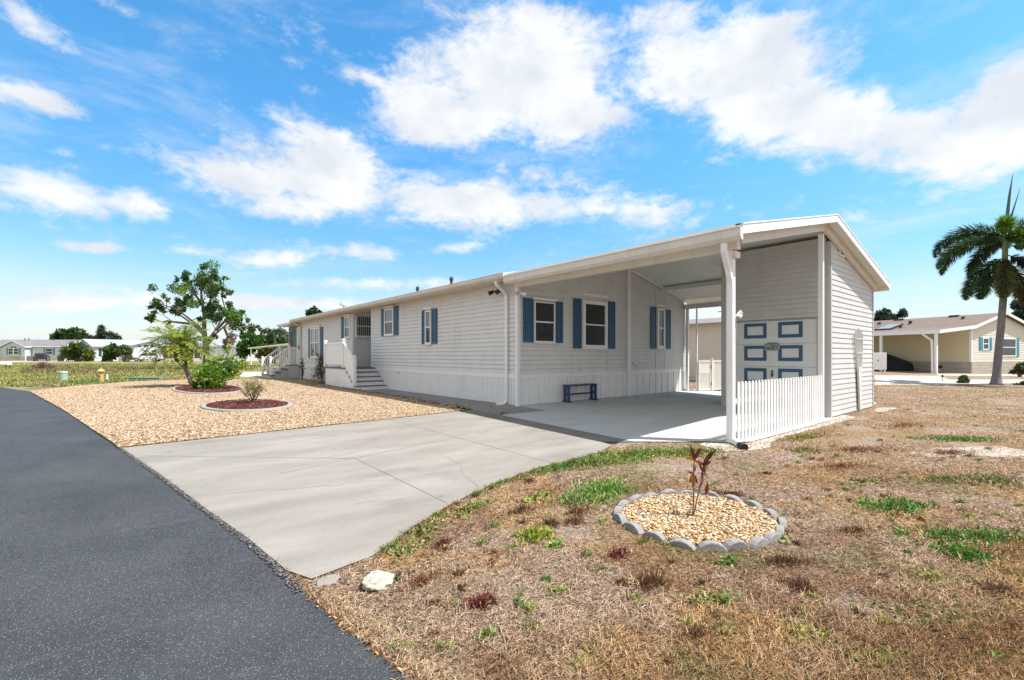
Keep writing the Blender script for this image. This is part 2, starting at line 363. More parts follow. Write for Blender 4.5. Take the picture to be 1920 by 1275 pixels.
def mat_conc(name, lo, hi, stain=.5, rot=0.0):
    m, nt, b, N, L = nodes(name); tc = N('ShaderNodeTexCoord')
    mp = N('ShaderNodeMapping'); mp.inputs['Scale'].default_value = (1, 3.2, 1); mp.inputs['Rotation'].default_value = (0, 0, rot); L(tc.outputs['Object'], mp.inputs[0])
    n = N('ShaderNodeTexNoise'); n.inputs['Scale'].default_value = .55; n.inputs['Detail'].default_value = 9; n.inputs['Roughness'].default_value = .62; L(mp.outputs[0], n.inputs[0])
    r = ramp(N, [(.32, lo), (.66, hi)]); L(n.outputs['Fac'], r.inputs[0])
    f = N('ShaderNodeTexNoise'); f.inputs['Scale'].default_value = 75; f.inputs['Detail'].default_value = 6; f.inputs['Roughness'].default_value = .8; L(tc.outputs['Object'], f.inputs[0])
    fr = ramp(N, [(.3, (.84, .84, .84)), (.7, (1.12, 1.12, 1.12))]); L(f.outputs['Fac'], fr.inputs[0])
    mu = N('ShaderNodeMix'); mu.data_type = 'RGBA'; mu.blend_type = 'MULTIPLY'; mu.inputs[0].default_value = 1; L(r.outputs[0], mu.inputs[6]); L(fr.outputs[0], mu.inputs[7])
    n2 = N('ShaderNodeTexNoise'); n2.inputs['Scale'].default_value = 1.0; n2.inputs['Detail'].default_value = 10; n2.inputs['Roughness'].default_value = .7; n2.inputs['Distortion'].default_value = .5
    mp2 = N('ShaderNodeMapping'); mp2.inputs['Location'].default_value = (7, 3, 0); mp2.inputs['Rotation'].default_value = (0, 0, rot); mp2.inputs['Scale'].default_value = (.8, 2.2, 1); L(tc.outputs['Object'], mp2.inputs[0]); L(mp2.outputs[0], n2.inputs[0])
    r2 = ramp(N, [(.55, (0, 0, 0)), (.75, (stain, stain, stain))]); L(n2.outputs['Fac'], r2.inputs[0])
    x = N('ShaderNodeMix'); x.data_type = 'RGBA'; L(r2.outputs[0], x.inputs[0]); L(mu.outputs[2], x.inputs[6]); x.inputs[7].default_value = (lo[0]*.55, lo[1]*.54, lo[2]*.52, 1)
    vo = N('ShaderNodeTexVoronoi'); vo.inputs['Scale'].default_value = 1.9; L(tc.outputs['Object'], vo.inputs[0]); vs2 = N('ShaderNodeSeparateColor'); L(vo.outputs['Color'], vs2.inputs[0])
    wob = N('ShaderNodeMath'); wob.operation = 'MULTIPLY_ADD'; L(f.outputs['Fac'], wob.inputs[0]); wob.inputs[1].default_value = .10; L(vo.outputs['Distance'], wob.inputs[2])
    sp_ = N('ShaderNodeMapRange'); L(wob.outputs[0], sp_.inputs[0]); sp_.inputs[1].default_value = .15; sp_.inputs[2].default_value = .07; sp_.inputs[4].default_value = .5
    pk = N('ShaderNodeMath'); pk.operation = 'GREATER_THAN'; L(vs2.outputs[0], pk.inputs[0]); pk.inputs[1].default_value = .62
    pm = N('ShaderNodeMath'); pm.operation = 'MULTIPLY'; L(sp_.outputs[0], pm.inputs[0]); L(pk.outputs[0], pm.inputs[1])
    x2 = N('ShaderNodeMix'); x2.data_type = 'RGBA'; L(pm.outputs[0], x2.inputs[0]); L(x.outputs[2], x2.inputs[6]); x2.inputs[7].default_value = (lo[0]*.45, lo[1]*.44, lo[2]*.43, 1); x = x2
    L(x.outputs[2], b.inputs['Base Color']); b.inputs['Roughness'].default_value = .85; b.inputs['Specular IOR Level'].default_value = .2
    bp = N('ShaderNodeBump'); bp.inputs['Strength'].default_value = .25; bp.inputs['Distance'].default_value = .005; L(f.outputs['Fac'], bp.inputs['Height']); L(bp.outputs[0], b.inputs['Normal'])
    return m
M['sand'] = plain('pale_sand', (.34, .29, .24), .95, .3, 7, .6, 50); M['lawn'] = mat_lawn(); M['road'] = mat_road()
M['drive'] = mat_conc('driveway_concrete', (.195, .18, .157), (.275, .255, .225), .6, .35)
M['slab'] = mat_conc('painted_slab', (.40, .41, .40), (.47, .48, .465), .35, .9)
M['walk'] = mat_conc('walkway_concrete', (.22, .205, .185), (.28, .26, .235), .4)
M['pave'] = mat_conc('paver_concrete', (.17, .15, .13), (.23, .205, .175), .5)
M['palec'] = mat_conc('pale_concrete', (.38, .35, .30), (.46, .43, .37), .3)
M['jnt'] = plain('joint_filler', (.17, .155, .135), .95)
# lawn sheet out to the horizon
def lawn():
    xs = [-4000, -1500, -700, -400, -250, -180, -140, -110] + list(range(-95, 100, 5)) + [110, 140, 180, 250, 400, 700, 1500, 4000]
    ys = [-4000, -1500, -500, -150, -60, -25, -10, -4, -.6, 1, 3, 5, 7, 9.4, 12, 16, 20] + list(range(24, 150, 4)) + [170, 210, 280, 400, 700, 1500, 4000]
    nx, ny = len(xs), len(ys)
    V = [(x, y, zt(x, y)) for y in ys for x in xs]
    Fc = [(j*nx+i, j*nx+i+1, (j+1)*nx+i+1, (j+1)*nx+i) for j in range(ny-1) for i in range(nx-1)]
    mb = MB(); mb.add(V, Fc); o = mb.build('lawn', M['lawn'], smooth=True); tag(o, None, None, None, 'structure')
lawn()
ROAD_EDGE = [(3.1, -3.6), (2.0, -.6), (1.35, 1.0), (1.03, 1.98), (.93, 2.56), (.86, 3.11), (.74, 4.2), (.58, 5.09), (.30, 6.8), (-.07, 8.85), (-.45, 11.2), (-1.06, 14.97), (-1.95, 20), (-2.95, 25.48), (-4.3, 29.5), (-6.6, 34.0), (-9.6, 37.6), (-14, 41), (-22, 45)]
WID = 7.5
left = []
for i, p in enumerate(ROAD_EDGE):
    a = Vector(ROAD_EDGE[max(i-1, 0)]); b = Vector(ROAD_EDGE[min(i+1, len(ROAD_EDGE)-1)]); d = (b-a).normalized()
    left.append((p[0]-d.y*WID*(1 if i < 14 else .8), p[1]+d.x*WID*(1 if i < 14 else .8)))
drape('road', ROAD_EDGE + left[::-1], .004, M['road'])
DRIVE = [(.94, 3.22), (.84, 3.45), (.74, 4.2), (.58, 5.09), (.30, 6.8), (-.07, 8.85), (2.0, 9.03), (4.14, 9.2), (5.85, 9.34), (6.10, 9.38), (6.10, 5.0), (6.02, 4.74), (5.46, 4.51), (4.75, 4.46), (4.0, 4.39), (3.2, 4.19), (2.5, 3.93), (1.9, 3.62), (1.4, 3.3)]
drape('driveway', DRIVE, .016, M['drive'])
jm = MB()
for (a, b) in (((4.22, 9.2), (4.42, 4.46)), ((-.0, 8.2), (2.4, 6.25)), ((2.4, 6.25), (2.44, 3.95)), ((1.4, 6.05), (4.30, 6.7))):
    a, b = Vector(a), Vector(b); n = 8
    for k in range(n):
        p, q = a.lerp(b, k/n), a.lerp(b, (k+1)/n); s = Vector((-(q-p).y, (q-p).x)).normalized()*.004
        jm.add([(v.x, v.y, zt(v.x, v.y)+.019) for v in (p-s, q-s, q+s, p+s)], [(0, 1, 2, 3)])
rj = random.Random(3)
for (a, b) in (((.62, 5.6), (2.42, 5.05)), ((2.5, 6.9), (4.25, 8.1)), ((3.0, 4.14), (3.5, 5.9))):
    a, b = Vector(a), Vector(b); n = 26; prev = a; nn_ = Vector((-(b-a).y, (b-a).x)).normalized(); off_ = 0
    for k in range(1, n+1):
        off_ = off_*.85+rj.gauss(0, .018); q = a.lerp(b, k/n)+nn_*off_; s = Vector((-(q-prev).y, (q-prev).x)).normalized()*rj.uniform(.0012, .0028)
        jm.add([(v.x, v.y, zt(v.x, v.y)+.019) for v in (prev-s, q-s, q+s, prev+s)], [(0, 1, 2, 3)]); prev = q
tag(jm.build('driveway_joint', M['jnt']), None, None, None, 'structure')
drape('paver_strip', [(6.105, 9.38), (6.105, 5.0), (6.40, 4.80), (6.56, 4.70), (6.56, 8.30), (6.56, 9.40)], .014, M['pave'])
SLAB = [(6.565, 4.70), (7.0, 4.38), (7.26, 4.19), (7.59, 3.98), (7.95, 3.60), (8.3, 3.50), (12.85, 3.50), (12.85, 6.3), (17.3, 6.3), (17.3, 9.44), (7.98, 9.44), (7.98, 8.30), (6.565, 8.30)]
drape('carport_slab', SLAB, .018, M['slab'])
drape('walkway', [(6.565, 8.305), (7.975, 8.305), (7.975, 9.44), (8.04, 9.44), (8.04, 17.6), (6.72, 17.6), (6.78, 14), (6.80, 12.23), (6.565, 9.5)], .015, M['walk'])
drape('footing', [(7.3, 3.95), (7.15, 3.42), (7.6, 3.2), (8.1, 3.12), (8.5, 3.28), (9.3, 3.35), (12.2, 3.3), (13.6, 3.3), (13.75, 3.63), (12.86, 3.64), (12.6, 3.495), (8.3, 3.495), (7.94, 3.59), (7.58, 3.97)], .008, M['palec'])
GRAV = [(-.10, 8.87), (-.48, 11.2), (-1.08, 14.97), (-1.97, 20), (-2.8, 24.6), (-1.9, 27.5), ground_at(239, 716), ground_at(352, 712), ground_at(440, 711.5), ground_at(500, 713), (7.3, 27.2), (7.30, 24.9), (6.72, 21.2), (6.70, 17.62), (6.76, 14), (6.78, 12.23), (6.35, 9.45), (5.85, 9.36), (4.14, 9.22), (2.0, 9.05)]
def mat_gravel(name='gravel_stone', k=1.0):
    m, nt, b, N, L = nodes(name); tc = N('ShaderNodeTexCoord')
    v = N('ShaderNodeTexVoronoi'); v.inputs['Scale'].default_value = 48; L(tc.outputs['Object'], v.inputs[0])
    sp = N('ShaderNodeSeparateColor'); L(v.outputs['Color'], sp.inputs[0])
    r = ramp(N, [(0, (.16*k, .095*k, .045*k)), (.25, (.36*k, .225*k, .11*k)), (.6, (.46*k, .31*k, .17*k)), (1, (.55*k, .43*k, .30*k))]); L(sp.outputs[0], r.inputs[0])
    L(r.outputs[0], b.inputs['Base Color']); b.inputs['Roughness'].default_value = .8
    bp = N('ShaderNodeBump'); bp.invert = True; bp.inputs['Strength'].default_value = 1; bp.inputs['Distance'].default_value = .03; L(v.outputs['Distance'], bp.inputs['Height']); L(bp.outputs[0], b.inputs['Normal'])
    return m
M['gravel'] = mat_gravel()
drape('gravel_bed', GRAV, .02, M['gravel'])
drape('dirt_edge', [ground_at(48, 729.5), ground_at(239, 715.6), ground_at(352, 711.6), ground_at(420, 709), ground_at(352, 709.5), ground_at(239, 713), ground_at(140, 719), ground_at(60, 726)], .012, plain('bare_dirt', (.16, .12, .085), .95, .2, 6, .8, 60))
drape('far_driveway', [ground_at(430, 706), ground_at(500, 708), ground_at(500, 697), ground_at(440, 698.5)], .012, M['palec'])
drape('far_street', [ground_at(430, 693), ground_at(510, 694), ground_at(560, 690), ground_at(440, 690)], .012, M['palec'])
p = [spot(-80, 74), spot(80, 80), spot(260, 86), spot(470, 86), spot(470, 92), spot(230, 92), spot(60, 89), spot(-80, 82)]
drape('far_street', [(q.x, q.y) for q in p], .03, M['palec'])
# ------------------------------------------------------------------ masks for scattering
def inpoly(P, poly):
    x, y = P[:, 0], P[:, 1]; res = np.zeros(len(P), bool); k = len(poly)
    for i in range(k):
        x0, y0 = poly[i]; x1, y1 = poly[(i+1) % k]
        c = ((y0 > y) != (y1 > y)); t = (x1-x0)*(y-y0)/((y1-y0) if y1 != y0 else 1e-9)+x0
        res ^= c & (x < t)
    return res
def vnoise(P, s, seed):
    r = np.random.default_rng(seed); G = r.random((256, 256)); q = P*s+1000; i = np.floor(q).astype(int); f = q-i; f = f*f*(3-2*f)
    a = G[i[:, 0] % 256, i[:, 1] % 256]; b = G[(i[:, 0]+1) % 256, i[:, 1] % 256]; c = G[i[:, 0] % 256, (i[:, 1]+1) % 256]; d = G[(i[:, 0]+1) % 256, (i[:, 1]+1) % 256]
    return (a*(1-f[:, 0])+b*f[:, 0])*(1-f[:, 1])+(c*(1-f[:, 0])+d*f[:, 0])*f[:, 1]
def fbm(P, s, seed): return (vnoise(P, s, seed)*.5+vnoise(P, s*2.1, seed+1)*.3+vnoise(P, s*4.3, seed+2)*.2)
def ztn(P):
    z = -0.024*np.clip(9.4-P[:, 1], 0, 10); d = P[:, 0]*FW.x+P[:, 1]*FW.y
    return z + np.where(d > 55, .35*np.clip((d-55)/30, 0, 1), 0)
RING = [(3.51, 2.71), (3.41, 2.54), (3.36, 2.33), (3.36, 2.12), (3.43, 1.92), (3.60, 1.75), (3.88, 1.61), (4.27, 1.57), (4.58, 1.68), (4.76, 1.88), (4.83, 2.09), (4.83, 2.32), (4.72, 2.55), (4.49, 2.74), (4.16, 2.86), (3.80, 2.84)]
SHEDP = [(12.85, 3.65), (16.6, 3.65), (16.6, 6.25), (12.85, 6.25)]
ROADP = ROAD_EDGE + left[::-1]
def free(P):
    ok = np.ones(len(P), bool)
    for poly in (ROADP, DRIVE, SLAB, RING, SHEDP, GRAV, [(6.1, 4.6), (6.6, 4.6), (6.6, 9.5), (6.1, 9.5)]): ok &= ~inpoly(P, poly)
    return ok
def blades(name, P, length, width, tilt, col, mat, kind='stuff', curl=.3):
    n = len(P); az = RN.random(n)*2*PI; L_ = length; el = tilt
    d = np.stack([np.cos(az)*np.cos(el), np.sin(az)*np.cos(el), np.sin(el)], 1)
    s = np.stack([-np.sin(az), np.cos(az), np.zeros(n)], 1)*width[:, None]*.5
    tw = RN.normal(0, .5, n)[:, None]; s = s*np.cos(tw)+np.array([0, 0, 1.0])*np.abs(np.sin(tw))*width[:, None]*.5
    b = np.stack([P[:, 0], P[:, 1], ztn(P)], 1); b[:, 2] += RN.random(n)*.012
    mid = b+d*L_[:, None]*.55; tip = b+d*L_[:, None]; tip[:, 2] -= L_*curl*np.cos(el)*.5; tip[:, 2] = np.maximum(tip[:, 2], ztn(P)+.003)
    V = np.stack([b-s*.8, b+s*.8, mid+s, tip, mid-s], 1)
    o = np_mesh(name, V, 5, mat, col); tag(o, None, None, None, kind); return o
M['blade'] = leafy('grass_blade', trans=.15, rough=.7)
# dead turf: density falls with distance so that every part of the lawn carries about the same detail on screen
n = 620000; Z = 1.6*np.exp(RN.random(n)*math.log(24/1.6)); X = (RN.random(n)*2.5-1.0)*Z*.95+0
P = np.stack([FW.x*Z+RT.x*X, FW.y*Z+RT.y*X], 1); P = P[free(P)]; Z = P[:, 0]*FW.x+P[:, 1]*FW.y
keep = (P[:, 0] > 1) | (P[:, 1] < 9); keep &= ~((P[:, 0] < 8) & (P[:, 1] > 9)); P = P[keep]; Z = Z[keep]
straw = np.array([.50, .335, .165]); grey = np.array([.46, .355, .27]); rust = np.array([.27, .14, .065]); olive = np.array([.20, .20, .07]); dark = np.array([.12, .085, .055])
a = fbm(P, .9, 3); b = fbm(P, 1.7, 20); c = fbm(P, .5, 40); g_ = fbm(P, 1.1, 60); n = len(P)
sm = lambda v, lo, hi: np.clip((v-lo)/(hi-lo), 0, 1)[:, None]
edge = sm(2.6-np.minimum(P[:, 1]+.35*(P[:, 0]-1.0), 9)*1.0, .2, 1.6)      # straw-coloured verge beside the road
col = straw*(1-sm(a, .40, .54)) + grey*sm(a, .40, .54)
col = col*(1-edge*.8)+straw*edge*.8
col = col*(1-sm(b, .52, .64)*.65) + rust*sm(b, .52, .64)*.65
far_ = sm(P[:, 0]*1.0, 7.5, 11); col = col*(1-far_*.55) + np.array([.42, .27, .14])*far_*.55
col = col*(1-sm(g_, .64, .72)*.6)+olive*sm(g_, .64, .72)*.6
col = col*(.55+.85*RN.random(n))[:, None]*(1+RN.normal(0, .06, (n, 3)))
col = col*np.array([.95, .885, .815]); dk = RN.random(n) < .13; col[dk] = dark*(.7+.6*RN.random(dk.sum()))[:, None]
ln = (.028+.05*RN.random(n))*(.8+.6*(edge[:, 0]))
tilt = np.clip(RN.normal(.20+.40*edge[:, 0], .25, n), .02, 1.4)
keep = RN.random(n) < np.clip(1.25-1.5*np.clip(fbm(P, .8, 90)-.52, 0, 1)*4, .12, 1)
for (x, y, rx, ry, an) in ((10.6, .9, 1.3, .42, -.5), (12.6, 1.7, .9, .3, -.3), (8.6, 2.3, .6, .12, -.3), (13.8, 3.2, 1.0, .18, 0), (16.2, 3.3, .9, .2, 0)):
    dx, dy = P[:, 0]-x, P[:, 1]-y; u = (dx*math.cos(an)+dy*math.sin(an))/rx; v = (-dx*math.sin(an)+dy*math.cos(an))/ry; keep &= (u*u+v*v > .5+.7*RN.random(len(P))) | (RN.random(len(P)) < .25)
blades('dry_grass', P[keep], ln[keep], (.0014+.00075*Z)[keep], tilt[keep], np.clip(col, .01, .9)[keep], M['blade'])
SANDS = [(10.6, .9, 1.2, .34, -.5), (16.2, 3.3, .9, .16, 0)]
for (x, y, rx, ry, an) in SANDS:
    pl = []
    for k in range(28):
        t = 2*PI*k/28; r = 1+.22*math.sin(3*t+x)+.12*math.sin(7*t+y); u, v = rx*r*math.cos(t), ry*r*math.sin(t); pl.append((x+u*math.cos(an)-v*math.sin(an), y+u*math.sin(an)+v*math.cos(an)))
    drape('bare_sand', pl, .004, M['sand'])
# tufts and weeds
GREEN = (.085, .19, .028); YEL = (.26, .30, .04); OL = (.16, .17, .05); RED = (.16, .035, .035); BR = (.16, .09, .045)
def patch(name, items, lf=(.04, .03), wd=.012, up=.7, dens=1.0):
    Ps, Cs = [], []
    for (x, y, rx, ry, ang, colr, n) in items:
        n = int(n*dens); r = np.abs(RN.normal(0, .62, n)); t = RN.random(n)*2*PI
        lump = .7+.3*np.sin(3*t+x*7)*np.cos(2*t+y*5); u = r*np.cos(t)*rx*lump; v = r*np.sin(t)*ry*lump
        q = np.stack([x+u*math.cos(ang)-v*math.sin(ang), y+u*math.sin(ang)+v*math.cos(ang)], 1)
        cc = np.array(colr)*(.55+.8*RN.random(n))[:, None]*(1+RN.normal(0, .1, (n, 3)))
        hay = RN.random(n) < .12; cc[hay] = straw*(.7+.5*RN.random(hay.sum()))[:, None]
        Ps.append(q); Cs.append(cc)
    P = np.concatenate(Ps); Cc = np.concatenate(Cs); ok = free(P); P, Cc = P[ok], np.clip(Cc[ok], .005, .9)
    Zd = P[:, 0]*FW.x+P[:, 1]*FW.y; n = len(P)
    blades(name, P, lf[0]+lf[1]*RN.random(n), wd*(.6+.8*RN.random(n))*(.8+Zd*.05), np.clip(RN.normal(up, .35, n), .05, 1.5), Cc, M['blade'])
patch('green_weeds', [(4.05, 3.28, .62, .34, .2, (.12, .24, .035), 2600), (3.55, 3.28, .3, .22, 0, (.15, .24, .06), 700), (4.55, 4.28, .95, .17, .0, GREEN, 2600), (5.7, 4.12, 1.0, .36, -.25, (.14, .23, .035), 4200), (5.0, 4.15, .7, .25, -.1, (.17, .23, .05), 2000), (6.55, 3.72, .6, .3, -.35, (.17, .22, .045), 1800), (6.6, 3.72, .5, .22, -.35, OL, 900),
    (2.62, 2.86, .17, .14, 0, (.24, .30, .03), 700), (6.05, 1.12, .42, .22, -.4, (.08, .2, .025), 1900), (5.6, .50, .5, .2, -.6, (.09, .2, .03), 1700), (5.0, .52, .22, .2, 0, (.07, .19, .02), 1200),
    (11.74, 1.29, 1.0, .35, -.6, (.11, .2, .035), 1600), (8.3, .6, .6, .4, -.4, OL, 1000), (7.8, 1.0, .5, .2, -.4, OL, 500), (9.5, 3.1, .9, .2, -.1, (.2, .2, .05), 800), (8.3, 2.7, .5, .25, -.2, (.21, .21, .06), 500)], (.03, .05), .012, .65, 1.3)
patch('broadleaf_weeds', [(2.96, .62, .24, .13, -.3, (.2, .3, .04), 420), (2.9, .93, .2, .1, -.5, YEL, 330), (2.85, 1.42, .2, .1, -.3, (.2, .26, .06), 260), (1.64, 3.25, .24, .12, .6, OL, 380), (1.95, 3.5, .3, .12, .6, OL, 380), (2.55, 3.7, .35, .12, .4, (.17, .2, .05), 420),
    (3.75, .45, .5, .3, -.4, (.2, .22, .07), 620), (3.4, .25, .4, .12, -.4, (.2, .27, .06), 320), (4.3, .62, .2, .12, 0, YEL, 160), (3.45, 1.62, .12, .07, 0, (.12, .2, .04), 150), (4.2, 1.55, .1, .06, 0, (.13, .2, .04), 90), (2.62, 2.62, .1, .06, 0, (.15, .25, .04), 60), (3.0, .35, .2, .1, 0, (.2, .28, .05), 180), (5.2, .95, .15, .07, 0, (.12, .22, .04), 120), (6.9, 1.6, .5, .15, -.3, OL, 300), (3.3, 3.55, .3, .12, .2, (.2, .25, .05), 260)], (.025, .03), .026, .4, 1.35)
patch('red_weeds', [(1.66, 2.29, .13, .09, 0, RED, 560), (2.86, 2.2, .13, .07, 0, RED, 420), (1.92, 3.17, .14, .06, 0, (.2, .09, .08), 330), (3.6, 4.02, .12, .06, 0, (.2, .07, .06), 160), (5.05, 2.35, .3, .08, -.9, (.17, .07, .05), 420)], (.03, .035), .008, .9)
patch('brown_tufts', [(2.7, 1.8, .2, .13, 0, BR, 700), (3.75, 1.34, .28, .09, -.6, BR, 700), (3.43, 1.14, .14, .1, 0, (.14, .07, .04), 500), (4.42, .30, .2, .12, -.5, (.12, .07, .045), 450), (3.3, 3.0, .18, .1, 0, (.2, .11, .05), 420), (2.9, 3.35, .2, .09, 0, (.17, .1, .05), 400), (3.1, 2.85, .14, .08, 0, BR, 250), (2.9, 2.95, .1, .1, 0, (.13, .08, .05), 250), (7.5, 2.0, .8, .2, -.4, (.24, .12, .06), 800), (9, 2.2, 1.0, .25, -.4, (.24, .12, .06), 900), (10, 1.2, .7, .2, -.5, (.22, .11, .06), 600), (4.9, 1.2, .3, .08, -.5, BR, 300), (1.5, 2.75, .2, .07, .3, (.28, .15, .07), 350), (2.4, 1.3, .2, .1, 0, BR, 300), (13, 2.3, 1.2, .3, -.2, (.27, .15, .07), 700)], (.04, .045), .006, .75)
_rt = []
for k in range(210):
    zz = 2.3*math.exp(random.random()*1.75); xx = random.uniform(-.25, 1.15)*zz; q = FW*zz+RT*xx
    _rt.append((q.x, q.y, random.uniform(.05, .16)*(.7+zz*.09), random.uniform(.03, .07)*(.7+zz*.09), random.uniform(-1, 1), random.choice([OL, (.17, .22, .045), (.10, .18, .03), BR, (.13, .075, .045), (.24, .12, .06), (.24, .28, .05)]), random.randint(40, 130)))
patch('small_weeds', _rt, (.02, .035), .008, .6)
# fringe of longer grass along the driveway edge
items = []
fr = [(1.4, 3.28), (1.9, 3.6), (2.5, 3.91), (3.2, 4.17), (4.0, 4.36), (4.75, 4.43), (5.46, 4.48)]
for i in range(len(fr)-1):
    for k in range(4):
        q = Vector(fr[i]).lerp(Vector(fr[i+1]), (k+random.random())/4); items.append((q.x, q.y-.03, .16, .04, .35, random.choice([OL, GREEN, (.3, .2, .1), (.2, .24, .05)]), random.randint(60, 170)))
patch('edge_grass', items, (.03, .05), .007, .6)
# fallen leaves along the kerb of the road
n = 620; t = RN.random(n)**.7; Q = np.stack([np.interp(t, [0, .25, .5, .75, 1], [.86, .93, 1.02, 1.30, 1.75]), np.interp(t, [0, .25, .5, .75, 1], [3.1, 2.6, 2.0, 1.1, .1])], 1)
Q += RN.normal(0, .022, (n, 2)); Q[:, 0] += .02
cc = np.array([.42, .17, .06])*(.5+.9*RN.random(n))[:, None]; pale = RN.random(n) < .3; cc[pale] = np.array([.5, .36, .22])
blades('fallen_leaves', Q, .016+.022*RN.random(n), .007+.009*RN.random(n), np.clip(RN.normal(.2, .3, n), 0, 1), cc, M['blade'])
# pale dry thatch spilling over the road edge
n = 8000; t = RN.random(n); Q = np.stack([np.interp(t, [0, .25, .5, .75, 1], [.86, .93, 1.02, 1.30, 1.75]), np.interp(t, [0, .25, .5, .75, 1], [3.1, 2.6, 2.0, 1.1, .1])], 1); Q += RN.normal(0, .035, (n, 2)); Q[:, 0] += .05+.05*vnoise(Q, 7, 5)
cc = np.array([.46, .34, .20])*(.5+.8*RN.random(n))[:, None]
blades('verge_grass', Q, .02+.035*RN.random(n), .0025+.002*RN.random(n), np.clip(RN.normal(.25, .3, n), 0, 1.2), cc, M['blade'])
# gravel stones
def np_inst(name, bv, bf, pos, scl, rot, mat, col=None, parent=None, smooth=True):
    n = len(pos); bv = np.asarray(bv, float); nv = len(bv); bf = np.asarray(bf); K = bf.shape[1]
    c, s = np.cos(rot), np.sin(rot); V = bv[None]*scl[:, None, :]
    if V.shape[0] == n: V = V*(1+RN.normal(0, .12, (n, nv, 1)))
    x = V[..., 0]*c[:, None]-V[..., 1]*s[:, None]; y = V[..., 0]*s[:, None]+V[..., 1]*c[:, None]
    V = np.stack([x, y, V[..., 2]], -1)+pos[:, None, :]
    Fc = (bf[None]+(np.arange(n)*nv)[:, None, None]).reshape(-1)
    me = bpy.data.meshes.new(name); me.vertices.add(n*nv); me.vertices.foreach_set('co', V.reshape(-1).astype(np.float32))
    nf = n*len(bf); me.loops.add(nf*K); me.loops.foreach_set('vertex_index', Fc.astype(np.int32)); me.polygons.add(nf); me.polygons.foreach_set('loop_start', np.arange(0, nf*K, K, dtype=np.int32))
    if smooth: me.polygons.foreach_set('use_smooth', np.ones(nf, bool))
    if col is not None:
        ca = me.color_attributes.new('tint', 'FLOAT_COLOR', 'POINT'); c4 = np.ones((n, nv, 4), np.float32); c4[:, :, :3] = col[:, None, :]; ca.data.foreach_set('color', c4.reshape(-1))
    me.update(calc_edges=True); me.materials.append(mat); o = bpy.data.objects.new(name, me); C.objects.link(o)
    if parent is not None: o.parent = parent; o.matrix_parent_inverse = parent.matrix_basis.inverted()
    return o
OCT = ([(1, 0, 0), (-1, 0, 0), (0, 1, 0), (0, -1, 0), (0, 0, 1), (0, 0, -1)], [(0, 2, 4), (2, 1, 4), (1, 3, 4), (3, 0, 4), (2, 0, 5), (1, 2, 5), (3, 1, 5), (0, 3, 5)])
_q = [(x, y, z) for z in (-.62, .62) for x, y in ((-.7, -.7), (.7, -.7), (.7, .7), (-.7, .7))]
PEB = (_q, [(3, 2, 1, 0), (4, 5, 6, 7), (0, 1, 5, 4), (1, 2, 6, 5), (2, 3, 7, 6), (3, 0, 4, 7)])
def mat_attr(name, rough=.8, spec=.2):
    m, nt, b, N, L = nodes(name); a = N('ShaderNodeVertexColor'); a.layer_name = 'tint'; L(a.outputs[0], b.inputs['Base Color']); b.inputs['Roughness'].default_value = rough; b.inputs['Specular IOR Level'].default_value = spec; return m
M['pebble'] = mat_attr('pebble')
def beds_free(P):
    ok = np.ones(len(P), bool)
    for (cx_, cy_, a_, b_) in ((2.45, 21.9, 1.12, 3.2), (2.45, 13.98, 1.0, 1.62)):
        ok &= ((P[:, 0]-cx_)/a_)**2+((P[:, 1]-cy_)/b_)**2 > 1
    return ok
n = 270000; Q = np.stack([RN.random(n)*10.5-3, 8.8+RN.random(n)*20], 1); Q = Q[RN.random(n) < np.clip(15/Q[:, 1], .3, 1)]; Q = Q[inpoly(Q, GRAV) & beds_free(Q)]; n = len(Q)
pc = np.array([[.44, .32, .20], [.49, .385, .27], [.34, .225, .13], [.52, .45, .37], [.19, .11, .06], [.42, .29, .165]])[RN.integers(0, 6, n)]*(.75+.45*RN.random(n))[:, None]
sz = (.007+.0095*RN.random(n))*(1+.012*Q[:, 1]); sc = np.stack([sz*(1+.5*RN.random(n)), sz*(.8+.3*RN.random(n)), sz*(.5+.35*RN.random(n))], 1)
mound = .02+.035*fbm(Q, .7, 5)
tag(np_inst('gravel_stones', *PEB, np.stack([Q[:, 0], Q[:, 1], ztn(Q)+mound*.6+.006], 1), sc, RN.random(n)*6.28, M['pebble'], pc), None, None, None, 'stuff')

# crumbled asphalt and grit along the joint of road and driveway, and dry leaf bits on the gravel
n = 2000; yy = 3.1+RN.random(n)*5.8; xx = np.interp(yy, [3.11, 4.2, 5.09, 6.8, 8.85], [.86, .74, .58, .30, -.07])+RN.normal(-.015, .016, n); Q = np.stack([xx, yy], 1); sz = .003+.006*RN.random(n); cc = np.array([.10, .095, .09])*(.4+1.6*RN.random(n))[:, None]
tag(np_inst('road_grit', *PEB, np.stack([Q[:, 0], Q[:, 1], ztn(Q)+.010+.006*RN.random(n)], 1), np.stack([sz*1.3, sz, sz*.7], 1), RN.random(n)*6.28, M['pebble'], cc), None, None, None, 'stuff')
n = 2600; Q = np.stack([RN.random(n)*10.5-3, 9+RN.random(n)*18], 1); Q = Q[inpoly(Q, GRAV) & beds_free(Q)]; Q = Q[fbm(Q, .8, 15) > .50]; n = len(Q)
V = blades('leaf_bits', Q, .03+.05*RN.random(n), .012+.014*RN.random(n), np.clip(RN.normal(.25, .3, n), 0, 1), np.array([.14, .085, .045])*(.5+1.0*RN.random(n))[:, None], M['blade']); V.location.z = .05
